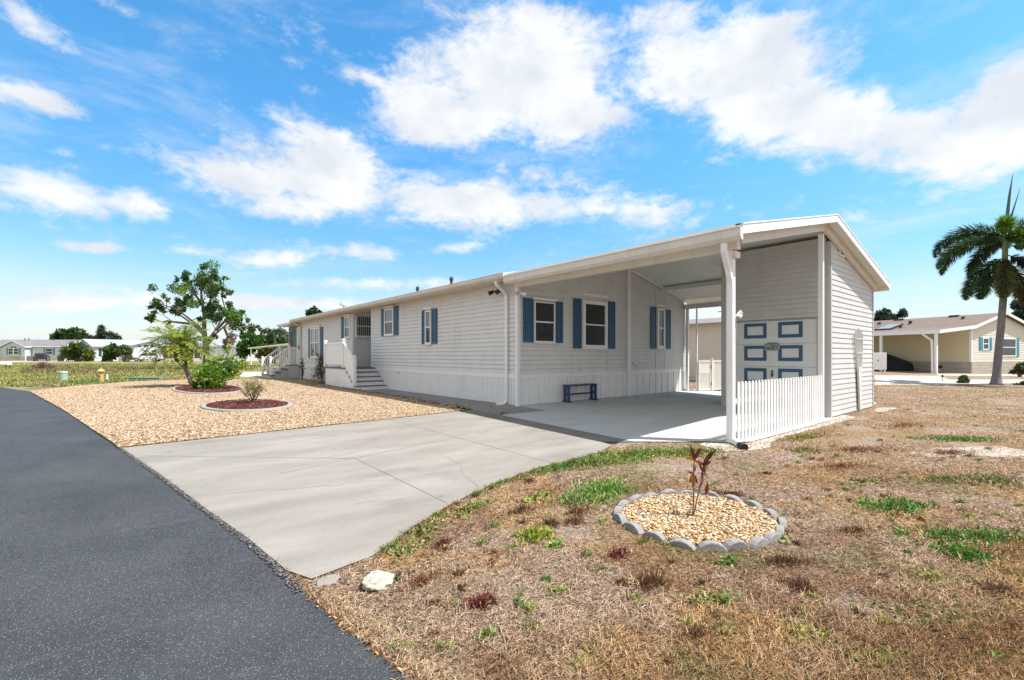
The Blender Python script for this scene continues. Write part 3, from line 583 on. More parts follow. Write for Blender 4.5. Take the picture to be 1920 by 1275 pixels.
# ------------------------------------------------------------------ siding and window builders
def siding(mb, W, z0, z1, aL, aR, pitch=.127, lip=.024):
    """lapped boards; aL(z), aR(z) give the ends of the wall at height z"""
    n = int(math.ceil((z1-z0)/pitch))
    for k in range(n):
        zb = z0+k*pitch; t = min(zb+pitch, z1)
        l0, r0, l1, r1 = aL(zb), aR(zb), aL(t), aR(t)
        if r0-l0 < .02: continue
        if r1 < l1: l1 = r1 = (l1+r1)/2
        P = [W.p(l0, zb, 0), W.p(r0, zb, 0), W.p(l0, zb, lip), W.p(r0, zb, lip), W.p(l0, zb+.012, lip), W.p(r0, zb+.012, lip), W.p(l1, t, .001), W.p(r1, t, .001)]
        mb.add(P, [(0, 1, 3, 2), (2, 3, 5, 4), (4, 5, 7, 6), (0, 2, 4, 6), (1, 7, 5, 3)])
    return mb
def ribs(mb, W, a0, a1, z0, z1, pat):
    """vertical ribbed skirting: pat = list of (width, depth) repeated"""
    a = a0; k = 0; pr = None
    while a < a1-1e-4:
        w, d = pat[k % len(pat)]; b = min(a+w, a1)
        mb.quad(W.p(a, z0, d), W.p(b, z0, d), W.p(b, z1, d), W.p(a, z1, d))
        if pr is not None and abs(pr-d) > 1e-5: mb.quad(W.p(a, z0, pr), W.p(a, z0, d), W.p(a, z1, d), W.p(a, z1, pr))
        pr = d; a = b; k += 1
    return mb
def window(parent, W, a0, a1, z0, z1, fr=.045, pane='glass', rail=True, upper=None, cap=False, n=.058, mull=None):
    f = MB(); d = .05
    f.box(a0, a0+fr, z0, z1, .0, n+.025, W); f.box(a1-fr, a1, z0, z1, .0, n+.025, W)
    f.box(a0+fr, a1-fr, z0, z0+fr, .0, n+.025, W); f.box(a0+fr, a1-fr, z1-fr, z1, .0, n+.025, W)
    f.box(a0-.02, a1+.02, z0-.03, z0-.002, .0, n+.04, W)
    if mull: f.box(mull-.04, mull+.04, z0+fr, z1-fr, .0, n+.02, W)
    if cap: f.box(a0-.06, a1+.06, z1+.03, z1+.10, .0, n+.05, W)
    o = f.build('window', M['white'], parent, bevel=.004)
    zm = (z0+z1)/2
    if rail:
        s = MB().box(a0+fr, a1-fr, zm-.02, zm+.02, n-.028, n+.012, W); s.build('sash_rail', M['white'], o)
    g = MB().box(a0+fr, a1-fr, z0+fr, (zm-.02 if rail else z1-fr), n-.028, n-.012, W); g.build('pane', M[pane], o)
    if rail: MB().box(a0+fr, a1-fr, zm+.02, z1-fr, n-.028, n-.006, W).build('pane', M[upper or pane], o)
    return o
def shutter(parent, W, a0, a1, z0, z1, n=.026, mat='blue'):
    s = MB(); s.box(a0, a1, z0, z1, n, n+.018, W); t = .05 if a1-a0 > .22 else .035; zm = z0+(z1-z0)*.47
    s.box(a0, a0+t, z0, z1, n+.0185, n+.032, W); s.box(a1-t, a1, z0, z1, n+.0185, n+.032, W)
    for (p, q) in ((z0, z0+.08), (zm-.05, zm+.05), (z1-.08, z1)): s.box(a0+t, a1-t, p, q, n+.0185, n+.032, W)
    for (p, q) in ((z0+.08, zm-.05), (zm+.05, z1-.08)): s.box(a0+t+.03, a1-t-.03, p+.03, q-.03, n+.0185, n+.027, W)
    return s.build('shutter', M[mat], parent, bevel=.003)
SL = .225; EX0 = 7.55; EX1 = 16.95; RX = 12.25; EZ = 3.42
def roofz(x): return EZ + SL*(min(x, 2*RX-x)-EX0)
def gable(off=0.0):
    return (lambda z: max(8.05, EX0+(z-EZ+off)/SL) if z > roofz(8.05)-off else 8.05), (lambda z: min(16.45, 2*RX-(EX0+(z-EZ+off)/SL)) if z > roofz(8.05)-off else 16.45)
# ------------------------------------------------------------------ the house
home = thing('mobile_home', 'long pale grey mobile home with blue shutters and white skirting behind the gravel bed', 'house', (8.05, 9.45, 0))
Y0, YR0, YR1, Y1 = 9.45, 19.13, 21.3, 29.6
BAND0, BAND1 = .735, .855
c = lambda v: (lambda z: v)
s = MB(); siding(s, LW, BAND1, 3.40, c(Y0+.06), c(YR0-.05)); siding(s, LW, BAND1, 3.40, c(YR1+.05), c(Y1-.05))
RECW = Wf((0, YR1), (1, 0), (0, -1)); siding(s, RECW, BAND1, 3.40, c(8.10), c(9.4))
s.build('wall', M['siding'], home)
s = MB(); L0, R0 = gable(.12); siding(s, EW, BAND1, 4.32, lambda z: L0(z)+(.06 if L0(z) < 8.06 else 0), lambda z: R0(z)-(.06 if R0(z) > 16.44 else 0), lip=.032)
for (a, b) in ((10.50, 10.55), (11.74, 11.79), (14.46, 14.50), (15.02, 15.06)):
    s.box(a, b, BAND1, roofz((a+b)/2)-.14, .012, .036, EW)
s.build('end_wall', M['siding'], home)
# solid core so no light leaks through
k = MB(); k.abox(8.06, 16.44, 9.47, 19.1, 0, 3.36); k.abox(9.42, 16.44, 19.1, 21.32, 0, 3.36); k.abox(8.06, 16.44, 21.32, 29.59, 0, 3.36)
k.prism([(8.06, 3.365), (16.44, 3.365), (16.44, 3.34), (12.25, roofz(12.25)-.13), (8.06, 3.34)][0:2]+[(12.25, roofz(12.25)-.14)], Wf((0, 9.48), (1, 0), (0, 1)), 0, 20.0)
k.build('wall_core', M['siding'], home)
# corner posts, band, skirting
for q in ((Y0-.002, Y0+.06, BAND1, 3.40, 0, .030, LW), (YR0-.06, YR0, BAND1, 3.38, 0, .030, LW), (YR1, YR1+.05, BAND1, 3.38, 0, .030, LW), (Y1-.06, Y1, .0, 3.38, 0, .030, LW), (8.05, 8.11, BAND1, 3.36, 0, .036, EW), (16.39, 16.45, 0, 3.3, 0, .036, EW)):
    MB().box(*q).build('corner_trim', M['white'], home, bevel=.004)
t = MB(); t.box(Y0-.026, YR0, BAND0, BAND1-.001, 0, .026, LW); t.box(YR1, Y1-.06, BAND0, BAND1-.001, 0, .026, LW); t.box(8.05, 16.39, BAND0, BAND1-.001, 0, .026, EW)
t.build('band_board', M['white'], home, bevel=.004)
fine = [(.06, .022), (.028, .0), (.06, .022), (.028, .0), (.06, .022), (.04, -.006)]
wide = [(.095, .028), (.010, .020), (.095, .028), (.010, .020), (.095, .028), (.075, -.004)]
t = MB(); ribs(t, LW, Y0, YR0, 0.0, BAND0, fine); ribs(t, LW, YR1, Y1-.06, 0.0, BAND0, fine); ribs(t, EW, 8.05, 16.39, 0.0, BAND0, wide)
t.build('skirting', M['skirt'], home)
# roof, soffit, fascia and gutter
r = MB(); pts = [(EX0, EZ), (RX, roofz(RX)), (EX1, EZ), (EX1, EZ-.05), (RX, roofz(RX)-.10), (EX0, EZ-.05)]
r.prism([(x, z+.10) for x, z in pts], Wf((0, 9.62), (1, 0), (0, 1)), 0, 20.3); r.build('roof', M['offwhite'], home)
r = MB(); r.abox(7.60, 8.06, 9.62, 29.9, 3.355, 3.375); r.abox(8.06, 9.42, 19.13, 21.3, 3.345, 3.365); r.build('soffit', M['offwhite'], home)
r = MB(); r.abox(7.575, 7.60, 9.50, 29.9, 3.34, 3.50); r.abox(8.03, 8.075, 9.62, 19.13, 3.29, 3.353); r.abox(8.03, 8.075, 21.3, 29.6, 3.29, 3.353); r.build('fascia', M['offwhite'], home)
g = MB()
prof = [(7.573, 3.37), (7.50, 3.37), (7.462, 3.42), (7.462, 3.49), (7.45, 3.49), (7.45, 3.505), (7.475, 3.505), (7.475, 3.43), (7.51, 3.39), (7.573, 3.39)]
g.prism(prof, Wf((0, 9.36), (1, 0), (0, 1)), 0, 20.6); g.build('gutter', M['offwhite'], home)
def downspout(parent, pts, w=.085, d=.065, mat='white', name='downspout'):
    m = MB(); P = [Vector(p) for p in pts]
    for i in range(len(P)-1): m.bar(P[i], P[i+1], w, d, up=(1, 0, 0.0001))
    for p in P[1:-1]: m.blob(p, (d*.52, w*.52, w*.5), 8, 6)
    return m.build(name, M[mat], parent, bevel=.006)
downspout(home, [(7.55, 9.80, 3.37), (7.62, 9.82, 3.24), (7.98, 9.86, 3.02), (7.985, 9.86, .12), (7.93, 9.90, .05), (7.72, 9.98, .035)])
# windows and shutters on the long wall
window(home, LW, 13.98, 14.38, 1.76, 2.92, .05, upper='glass_light', cap=True); shutter(home, LW, 13.62, 13.95, 1.76, 2.95); shutter(home, LW, 14.41, 14.65, 1.76, 2.95)
window(home, LW, 16.90, 17.72, 2.17, 3.22, .055, upper='glass_light', cap=True); shutter(home, LW, 16.54, 16.87, 2.15, 3.28); shutter(home, LW, 17.75, 18.05, 2.15, 3.28)
window(home, LW, 21.52, 22.20, 2.20, 3.20, .055, upper='glass_light', cap=True); shutter(home, LW, 22.23, 22.68, 2.18, 3.24)
window(home, LW, 25.92, 27.58, 1.25, 2.9, .07, upper='glass_light', cap=True, mull=26.75, rail=True); shutter(home, LW, 25.50, 25.88, 1.22, 2.9); shutter(home, LW, 27.62, 28.02, 1.22, 2.9)
window(home, RECW, 8.17, 8.95, 2.24, 3.24, .05, pane='blinds', cap=True)
MB().box(8.05, 8.105, BAND1, 3.34, 0, .024, RECW).build('corner_trim', M['white'], home)
d = MB().abox(9.39, 9.415, 19.5, 20.4, .86, 2.95); dd = d.build('door', M['white'], home); MB().abox(9.37, 9.388, 19.65, 20.25, 1.9, 2.75).build('pane', M['glass_light'], dd)
MB().abox(9.0, 9.15, 19.14, 19.3, 3.1, 3.3).build('porch_lamp', M['black'], home)
# windows and shutters on the end wall
window(home, EW, 8.58, 9.38, 1.72, 2.86, .04, cap=True); shutter(home, EW, 8.20, 8.56, 1.72, 2.92); shutter(home, EW, 9.40, 9.72, 1.72, 2.91)
window(home, EW, 10.57, 11.72, 1.57, 3.04, .11, cap=False); MB().box(10.58, 11.74, 3.18, 3.26, .0, .07, EW).build('awning_rail', M['white'], home, bevel=.01)
shutter(home, EW, 10.17, 10.52, 1.57, 3.06); shutter(home, EW, 11.78, 12.14, 1.57, 3.09)
window(home, EW, 14.52, 15.0, 1.62, 3.06, .09); MB().box(14.50, 15.06, 3.12, 3.2, .0, .06, EW).build('awning_rail', M['white'], home, bevel=.01)
shutter(home, EW, 14.13, 14.46, 1.60, 3.08); shutter(home, EW, 15.06, 15.40, 1.60, 3.04)
v = MB(); v.tube([(13.2, 9.44, 1.08), (13.2, 9.36, 1.08), (13.2, 9.33, 1.04)], [.05, .055, .06], 10); v.build('dryer_vent', M['white'], home)
for (y, x, h, rr) in ((14.6, 9.2, .33, .05), (17.2, 9.2, .27, .05)):
    v = MB(); v.tube([(x, y, roofz(x)), (x, y, roofz(x)+h)], rr, 8); v.lathe([(rr*1.5, 0), (rr*1.5, .10), (rr*.5, .16)], (x, y, roofz(x)+h+.001), 8); v.build('vent_pipe', M['dark'], home)
v = MB(); v.lathe([(.05, 0), (.05, .35), (.24, .40), (.20, .50), (.05, .56)], (9.2, 25.7, roofz(9.2)-.05), 10); v.build('roof_vent', M['lightgrey'], home)
# side tap on the skirting band
v = MB(); v.tube([(8.02, 16.4, .70), (7.95, 16.4, .70), (7.93, 16.4, .66)], .015, 6); v.tube([(7.96, 16.36, .72), (7.96, 16.44, .72)], .012, 6); v.build('hose_tap', M['lightgrey'], home)
# lower porch end of the house
po = MB(); po.abox(8.02, 16.4, 29.605, 32.6, 0.0, .80); po.abox(9.3, 16.4, 29.605, 32.6, .80, 3.2)
po.build('porch_wall', M['siding'], home)
po = MB(); po.abox(7.45, 16.9, 29.91, 33.0, 3.24, 3.36); po.build('porch_roof', M['offwhite'], home)
po = MB(); po.abox(8.06, 8.10, 30.55, 32.5, .81, 3.2); po.abox(8.06, 8.10, 29.62, 29.72, .81, 3.2); po.build('screen', M['black'], home)
po = MB(); po.abox(8.03, 8.09, 29.73, 30.53, .82, 3.1); pd = po.build('door', M['white'], home); MB().abox(8.01, 8.028, 29.85, 30.4, 1.95, 3.0).build('pane', plain('aqua_glass', (.13, .30, .34), .1), pd); MB().abox(8.0, 8.028, 29.85, 30.3, 1.75, 1.94).build('letter_plate', M['dark'], pd)
downspout(home, [(7.47, 32.4, 3.25), (7.55, 32.3, 3.05), (7.98, 32.1, 2.8), (7.98, 32.1, .85)], mat='lightgrey')
downspout(home, [(7.5, 29.5, 3.37), (7.98, 29.5, 3.05), (7.985, 29.5, .05)], mat='offwhite')
# ------------------------------------------------------------------ entry steps
st = thing('entry_steps', 'white side steps with grey treads climbing to the recessed entry of the grey home', 'steps', (7.4, 17.6, 0))
xs0, xs1, rise, run = 6.80, 8.02, .172, .27
for k in range(4):
    y = 17.62+k*run
    MB().abox(xs0, xs1-.002, y, 18.70, k*rise+.002, (k+1)*rise-.035).build('riser', M['white'], st)
    MB().abox(xs0-.02, xs1, y-.03, y+run, (k+1)*rise-.034, (k+1)*rise).build('tread', M['stepedge'], st, bevel=.004)
l = MB(); l.abox(6.78, 8.02, 18.71, 21.28, .80, .86); l.abox(8.06, 9.36, 19.15, 21.28, .80, .86); l.build('landing', M['stepedge'], st)
SK = Wf((6.80, 0), (0, 1), (-1, 0)); m = MB(); ribs(m, SK, 18.71, 21.27, .0, .795, [(.10, .0), (.015, -.008)]); SK2 = Wf((0, 18.72), (1, 0), (0, -1)); m.abox(6.81, 8.0, 18.715, 18.74, .70, .795); m.build('skirting', M['skirt'], st)
m = MB(); m.prism([(17.64, .0), (18.70, .0), (18.70, .66)], Wf((6.79, 0), (0, 1), (-1, 0)), 0, .02); m.build('stringer', M['white'], st)
def post(parent, x, y, z0, z1, w=.12, mat='white', name='railing_post'):
    m = MB(); m.abox(x-w/2, x+w/2, y-w/2, y+w/2, z0, z1); m.abox(x-w*.66, x+w*.66, y-w*.66, y+w*.66, z1+.001, z1+.03)
    m.add([(x-w*.55, y-w*.55, z1+.031), (x+w*.55, y-w*.55, z1+.031), (x+w*.55, y+w*.55, z1+.031), (x-w*.55, y+w*.55, z1+.031), (x, y, z1+.075)], [(0, 1, 4), (1, 2, 4), (2, 3, 4), (3, 0, 4), (3, 2, 1, 0)])
    return m.build(name, M[mat], parent)
post(st, 6.78, 17.78, .172, 1.30, .12); post(st, 6.78, 18.95, .861, 1.98, .12); post(st, 6.78, 21.2, .861, 1.98, .12)
MB().bar((6.78, 17.84, 1.20), (6.78, 18.89, 1.86), .07, .09).build('handrail', M['white'], st, bevel=.01)
MB().bar((6.78, 19.01, 1.86), (6.78, 21.14, 1.86), .07, .09).build('handrail', M['white'], st, bevel=.01)
m = MB(); m.prism([(17.84, .30), (18.89, .98), (18.89, 1.80), (17.84, 1.14)], Wf((6.78, 0), (0, 1), (-1, 0)), -.015, .015); m.prism([(19.01, .98), (21.14, .98), (21.14, 1.80), (19.01, 1.80)], Wf((6.78, 0), (0, 1), (-1, 0)), -.015, .015)
m.build('rail_panel', M['white'], st)
# ------------------------------------------------------------------ far porch stair
ps = thing('porch_stairs', 'white railed stairs rising to the screened porch at the far end of the grey home', 'steps', (7.2, 31, 0))
m = MB(); m.abox(7.40, 8.0, 29.9, 32.2, .0, .76); m.abox(7.0, 7.399, 30.0, 32.1, 0, .55); m.abox(6.7, 6.999, 30.0, 32.1, 0, .36); m.abox(6.4, 6.699, 30.0, 32.1, 0, .18); m.build('stair_base', M['lightgrey'], ps)
m = MB()
for (a, b, z) in ((7.36, 8.0, .765), (6.98, 7.36, .555), (6.68, 6.98, .365), (6.36, 6.68, .185)): m.abox(a, b, 29.88, 32.22, z, z+.03)
m.build('tread', M['stepedge'], ps)
for yy in (29.95, 32.1):
    post(ps, 6.45, yy, .216, 1.25, .11); post(ps, 7.45, yy, .796, 1.95, .11)
    MB().bar((6.51, yy, 1.15), (7.39, yy, 1.83), .06, .09).build('handrail', M['white'], ps); MB().bar((6.51, yy, .38), (7.39, yy, .93), .05, .07).build('bottom_rail', M['white'], ps)
    for q in range(7):
        x = 6.6+q*.12; MB().abox(x-.017, x+.017, yy-.017, yy+.017, .45+(x-6.51)*.625, 1.12+(x-6.51)*.77).build('baluster', M['white'], ps)
    m_ = MB().bar((7.51, yy, 1.83), (8.0, yy, 1.83), .06, .09); m_.build('handrail', M['white'], ps)
    for q in range(5):
        x = 7.56+q*.10; MB().abox(x-.035, x+.035, yy-.012, yy+.012, .84, 1.80).build('picket', M['white'], ps)
# ------------------------------------------------------------------ carport
cp = thing('carport', 'open white carport with gutter and square posts over the pale blue slab beside the house', 'carport', (8, 3.7, -.13))
r = MB(); YF = 3.33
Wy = Wf((0, 0), (1, 0), (0, 1))
# roof sheet in pans: thin folded ribs under a flat skin
r.prism([(EX0, EZ), (RX, roofz(RX)), (EX1, EZ), (EX1, EZ-.05), (RX, roofz(RX)-.05), (EX0, EZ-.05)], Wy, YF+.03, 9.60)
r.build('roof_sheet', M['ceiling'], cp)
r = MB()
for k in range(1, 17):
    y = YF+.05+k*.375
    if y > 9.4: break
    for (a, b) in ((EX0+.06, RX-.01), (RX+.01, EX1-.06)):
        r.bar((a, y, roofz(a)-.052), (b, y, roofz(b)-.052), .008, .004)
r.build('roof_seam', M['ceiling'], cp)
f = MB()
for (a, b) in ((EX0, RX), (RX, EX1)):
    f.prism([(a, roofz(a)+.03), (b, roofz(b)+.03), (b, roofz(b)-.12), (a, roofz(a)-.12)], Wy, YF, YF+.028)
    f.prism([(a, roofz(a)+.055), (b, roofz(b)+.055), (b, roofz(b)+.032), (a, roofz(a)+.032)], Wy, YF-.012, YF+.12)
f.build('rake_fascia', M['white'], cp)
g = MB(); prof = [(7.548, 3.20), (7.49, 3.20), (7.445, 3.26), (7.445, 3.385), (7.43, 3.385), (7.43, 3.40), (7.46, 3.40), (7.46, 3.27), (7.50, 3.22), (7.548, 3.22)]
g.prism(prof, Wy, YF, 9.33); g.prism([(7.548, 3.20), (7.49, 3.20), (7.445, 3.26), (7.445, 3.39), (7.548, 3.39)], Wy, YF-.004, YF); g.build('gutter', M['offwhite'], cp)
g = MB(); g.prism([(16.952, 3.24), (17.02, 3.24), (17.06, 3.29), (17.06, 3.39), (16.952, 3.39)], Wy, YF, 9.5); g.build('gutter', M['white'], cp)
MB().abox(EX0, EX0+.03, YF+.035, 9.6, EZ-.05, EZ+.06).build('roof_edge', M['white'], cp)
# beams
MB().abox(7.90, 8.02, 3.58, 9.42, 3.15, 3.33).build('beam', M['offwhite'], cp, bevel=.006)
b = MB(); b.prism([(8.03, roofz(8.03)-.06), (12.10, roofz(12.10)-.06), (12.10, roofz(12.10)-.27), (8.03, roofz(8.03)-.27)], Wy, 3.56, 3.645); b.build('header', M['offwhite'], cp)
b = MB(); b.prism([(12.10, roofz(12.10)-.06), (RX, roofz(RX)-.06), (16.7, roofz(16.7)-.06), (16.7, roofz(16.7)-.25), (RX, roofz(RX)-.25), (12.10, roofz(12.10)-.27)], Wy, 3.565, 3.64); b.build('header', M['offwhite'], cp)
MB().abox(14.82, 14.94, 6.26, 9.44, roofz(14.88)-.21, roofz(14.88)-.066).build('purlin', M['ceiling'], cp)
b = MB(); b.abox(16.30, 16.42, 6.26, 9.40, 3.12, 3.30); b.build('beam', M['ceiling'], cp)
b = MB(); b.bar((12.9, 9.36, roofz(12.9)-.10), (16.3, 9.36, roofz(16.3)-.10), .06, .07); b.bar((8.1, 9.36, roofz(8.1)-.10), (12.7, 9.36, roofz(12.7)-.10), .06, .07); b.build('wall_rail', M['white'], cp)
def cpost(x, y, z0, z1, w=.085):
    m = MB(); m.abox(x-w/2, x+w/2, y-w/2, y+w/2, z0, z1); m.abox(x-w*.65, x+w*.65, y-w*.65, y+w*.65, z0, z0+.02); return m.build('post', M['white'], cp, bevel=.006)
cpost(7.95, 9.36, -.0, 3.149); cpost(7.97, 3.72, -.135, 3.149, .11); cpost(12.80, 9.36, .0, roofz(12.8)-.06, .10); cpost(12.42, 3.70, -.135, roofz(12.42)-.26, .10)
cpost(16.36, 9.28, -.0, 3.119, .09); cpost(16.62, 9.05, -.01, 3.2, .05)
downspout(cp, [(7.52, 3.62, 3.20), (7.53, 3.63, 3.06), (7.74, 3.66, 2.80), (7.845, 3.66, 2.58), (7.85, 3.66, .0), (7.83, 3.62, -.07), (7.62, 3.40, -.095)], .085, .07)
e = MB(); e.tube([(7.64, 3.42, -.095), (7.50, 3.28, -.10)], [.055, .058], 10); e.build('drain_elbow', M['black'], cp)
MB().box(7.88, 8.06, 3.02, 3.12, 3.60, 3.66).build('bracket', M['offwhite'], cp)
# security lamp at the house corner and the white spotlight on the near post
sl = thing('security_light', 'black twin floodlight under the eave beside the downspout at the house corner', 'floodlight', (8.03, 10.2, 3.18))
MB().abox(7.97, 8.035, 10.12, 10.26, 3.12, 3.24).build('mount_plate', M['black'], sl)
for yy, ss in ((10.08, -1), (10.34, 1)):
    m = MB(); m.tube([(7.96, 10.2, 3.17), (7.90, yy, 3.15)], .018, 6); m.tube([(7.92, yy, 3.16), (7.86, yy+.02*ss, 3.13), (7.78, yy+.05*ss, 3.09)], [.03, .05, .065], 10); m.build('lamp_head', M['black'], sl)
sl = thing('spotlight', 'small white spotlight clipped high on the corner post of the carport', 'floodlight', (7.95, 9.30, 3.0))
m = MB(); m.tube([(7.95, 9.31, 3.02), (7.98, 9.22, 2.99)], .02, 6); m.tube([(7.98, 9.24, 3.0), (8.06, 9.14, 2.96)], [.03, .06], 10); m.build('lamp_head', M['white'], sl)
m = MB(); m.tube([(7.94, 9.31, 3.02), (7.88, 9.28, 3.0), (7.84, 9.27, 2.98)], [.02, .05, .06], 10); m.build('lamp_head', M['lightgrey'], sl)
sl = thing('spotlight', 'small white twin headed fitting fixed halfway up the near carport post', 'floodlight', (7.97, 3.72, 2.05))
m = MB(); m.tube([(8.02, 3.68, 2.02), (8.07, 3.64, 2.06)], .016, 6); m.tube([(8.06, 3.65, 2.05), (8.12, 3.61, 2.10)], [.025, .04], 8); m.tube([(8.05, 3.65, 2.05), (8.10, 3.6, 2.02)], [.02, .035], 8); m.build('lamp_head', M['white'], sl)
MB().tube([(8.03, 3.66, 2.02), (8.01, 3.655, 1.9), (8.005, 3.655, 1.6)], .006, 5).build('cable', M['lightgrey'], sl)
# ------------------------------------------------------------------ shed
shd = thing('shed', 'grey lap sided shed with blue framed garage door under the carport roof', 'shed', (12.85, 3.65, -.13))
SFW = Wf((0, 3.65), (1, 0), (0, -1)); SLW = Wf((12.85, 0), (0, 1), (-1, 0))
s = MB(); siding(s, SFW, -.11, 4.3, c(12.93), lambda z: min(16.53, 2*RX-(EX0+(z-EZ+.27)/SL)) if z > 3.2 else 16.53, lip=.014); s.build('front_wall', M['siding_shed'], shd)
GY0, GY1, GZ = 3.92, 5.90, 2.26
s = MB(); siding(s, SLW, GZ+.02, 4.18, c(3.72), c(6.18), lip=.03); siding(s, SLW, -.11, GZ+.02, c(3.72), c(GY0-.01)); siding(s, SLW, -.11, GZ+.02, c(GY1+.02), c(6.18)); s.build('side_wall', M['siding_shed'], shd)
k = MB(); k.prism([(12.87, -.14), (16.58, -.14), (16.58, 3.20), (12.87, 4.0)], Wy, 3.67, 6.24); k.build('wall_core', M['siding'], shd)
s = MB(); siding(s, Wf((0, 6.25), (-1, 0), (0, 1)), -.1, 3.2, c(-16.6), c(-12.85)); s.build('back_wall', M['siding'], shd)
for q in ((12.845, 12.93, -.13, roofz(12.9)-.27, 0, .026, SFW), (16.53, 16.60, -.13, 3.2, 0, .024, SFW), (3.645, 3.72, -.13, roofz(12.85)-.27, 0, .034, SLW), (6.18, 6.25, -.13, 4.1, 0, .034, SLW)):
    MB().box(*q).build('corner_trim', M['lightgrey'], shd)
t = MB(); t.abox(16.605, 16.64, 3.66, 6.24, -.12, 3.2); t.build('far_wall', M['siding_shed'], shd)
downspout(shd, [(16.70, 3.70, 3.18), (16.70, 3.70, .0), (16.74, 3.62, -.08)], .07, .05)
gd = MB()
for k in range(4):
    z0 = -.115+k*.593; gd.box(GY0, GY1, z0, z0+.585, .0, .012, SLW)
gdo = gd.build('garage_door', M['garage'], shd, bevel=.003)
fr = MB(); fr.box(GY0-.03, GY1+.03, GZ+.001, GZ+.035, .0, .03, SLW); fr.box(GY0-.03, GY0-.002, -.1, GZ, .0, .03, SLW); fr.box(GY1+.002, GY1+.03, -.1, GZ, .0, .03, SLW); fr.build('door_frame', M['lightgrey'], gdo)
for k in range(4):
    z0 = .03+k*.593
    for (a, b) in ((4.22, 4.78), (5.06, 5.63)):
        m = MB(); tt = .085
        m.box(a, b, z0, z0+tt, .0125, .020, SLW); m.box(a, b, z0+.40-tt, z0+.40, .0125, .020, SLW); m.box(a, a+tt, z0+tt, z0+.40-tt, .0125, .020, SLW); m.box(b-tt, b, z0+tt, z0+.40-tt, .0125, .020, SLW)
        m.build('panel_frame', M['blue'], gdo)
m = MB(); m.tube([SLW.p(4.92, .86, .013), SLW.p(4.92, .86, .05)], .03, 8); m.box(4.905, 4.935, .80, .98, .03, .045, SLW); m.build('handle', M['dark'], gdo)
v = MB(); v.box(13.49, 13.52, 3.83, 4.02, .012, .04, SFW); v.box(13.86, 13.89, 3.83, 4.02, .012, .04, SFW); v.box(13.52, 13.86, 3.83, 3.86, .012, .04, SFW); v.box(13.52, 13.86, 3.99, 4.02, .012, .04, SFW)
vo = v.build('gable_vent', M['white'], shd); MB().box(13.52, 13.86, 3.86, 3.99, .012, .018, SFW).build('vent_opening', M['dark'], vo)
# sign hung on the garage door
sg = thing('address_plaque', 'small grey plaque with dark scrollwork hung in the middle of the garage door', 'plaque', SLW.p(4.92, 1.60, .02))
m = MB(); m.box(4.74, 5.10, 1.49, 1.67, .021, .034, SLW); m.box(4.80, 5.04, 1.67, 1.70, .021, .034, SLW); m.build('board', plain('plaque_grey', (.30, .34, .33), .5), sg, bevel=.008)
m = MB()
def stroke(pts, w=.012):
    m.tube([SLW.p(a, z, .038) for a, z in pts], w, 6)
stroke([(5.06, 1.585), (5.055, 1.545), (5.02, 1.525), (4.99, 1.545), (4.98, 1.59)], .013)      # J
stroke([(4.93, 1.625), (4.92, 1.56), (4.935, 1.53), (4.915, 1.52)], .010)
stroke([(4.90, 1.60), (4.87, 1.62), (4.86, 1.58), (4.89, 1.55), (4.86, 1.53)], .010); stroke([(4.83, 1.60), (4.80, 1.58), (4.82, 1.54)], .009)
stroke([(5.04, 1.655), (4.84, 1.66)], .008); stroke([(4.80, 1.66), (4.77, 1.64), (4.78, 1.61)], .012); stroke([(5.0, 1.50), (4.84, 1.502)], .006); stroke([(5.08, 1.64), (5.06, 1.62)], .010); stroke([(4.76, 1.53), (4.78, 1.51)], .010)
m.build('lettering', M['dark'], sg)
# ------------------------------------------------------------------ picket fence between the near post and the shed post
pf = thing('picket_fence', 'low white picket fence between the near carport post and the shed', 'fence', (10.2, 3.7, -.13))
nP = 31
for q in range(nP):
    x = 8.16 + q*(12.30-8.16)/(nP-1); w = .034; z0 = -.125; z1 = .80+.05*(1 if q < 99 else 0)
    m = MB(); m.prism([(x-w, z0), (x+w, z0), (x+w, z1), (x+w*.75, z1+.03), (x+w*.3, z1+.05), (x-w*.3, z1+.05), (x-w*.75, z1+.03), (x-w, z1)], Wy, 3.662, 3.682); m.build('picket', M['white'], pf)
for z in (.52, .16): MB().abox(8.03, 12.36, 3.683, 3.715, z, z+.085).build('rail', M['white'], pf)
# ------------------------------------------------------------------ trellis leaning on the shed
tr = thing('garden_trellis', 'white fan shaped wooden trellis leaning on the shed end wall', 'trellis', (15.05, 3.57, -.12))
M['trel'] = plain('weathered_white_wood', (.58, .58, .56), .7, .12, 12)
for q in range(7):
    t_ = (q-3)/3.0; xb = 15.10+t_*.055; xm = 15.05+t_*.17; xt = 15.0+t_*.40; zt_ = 2.05-abs(t_)*.10+.04*(q % 2)
    m = MB(); m.bar((xb, 3.60, -.12), (xm, 3.60, 1.02), .022, .022); m.bar((xm, 3.60, 1.02), (xt, 3.60, zt_), .026, .02); m.build('slat', M['trel'], tr)
for (z, x0, x1) in ((1.80, 14.66, 15.34), (1.42, 14.78, 15.26)): MB().abox(x0, x1, 3.575, 3.588, z-.012, z+.012).build('cross_slat', M['trel'], tr)
m = MB(); m.prism([(15.05, -.1), (15.15, -.1), (15.20, 1.05), (14.90, 1.05)], Wy, 3.575, 3.588); m.build('stem_board', M['trel'], tr)
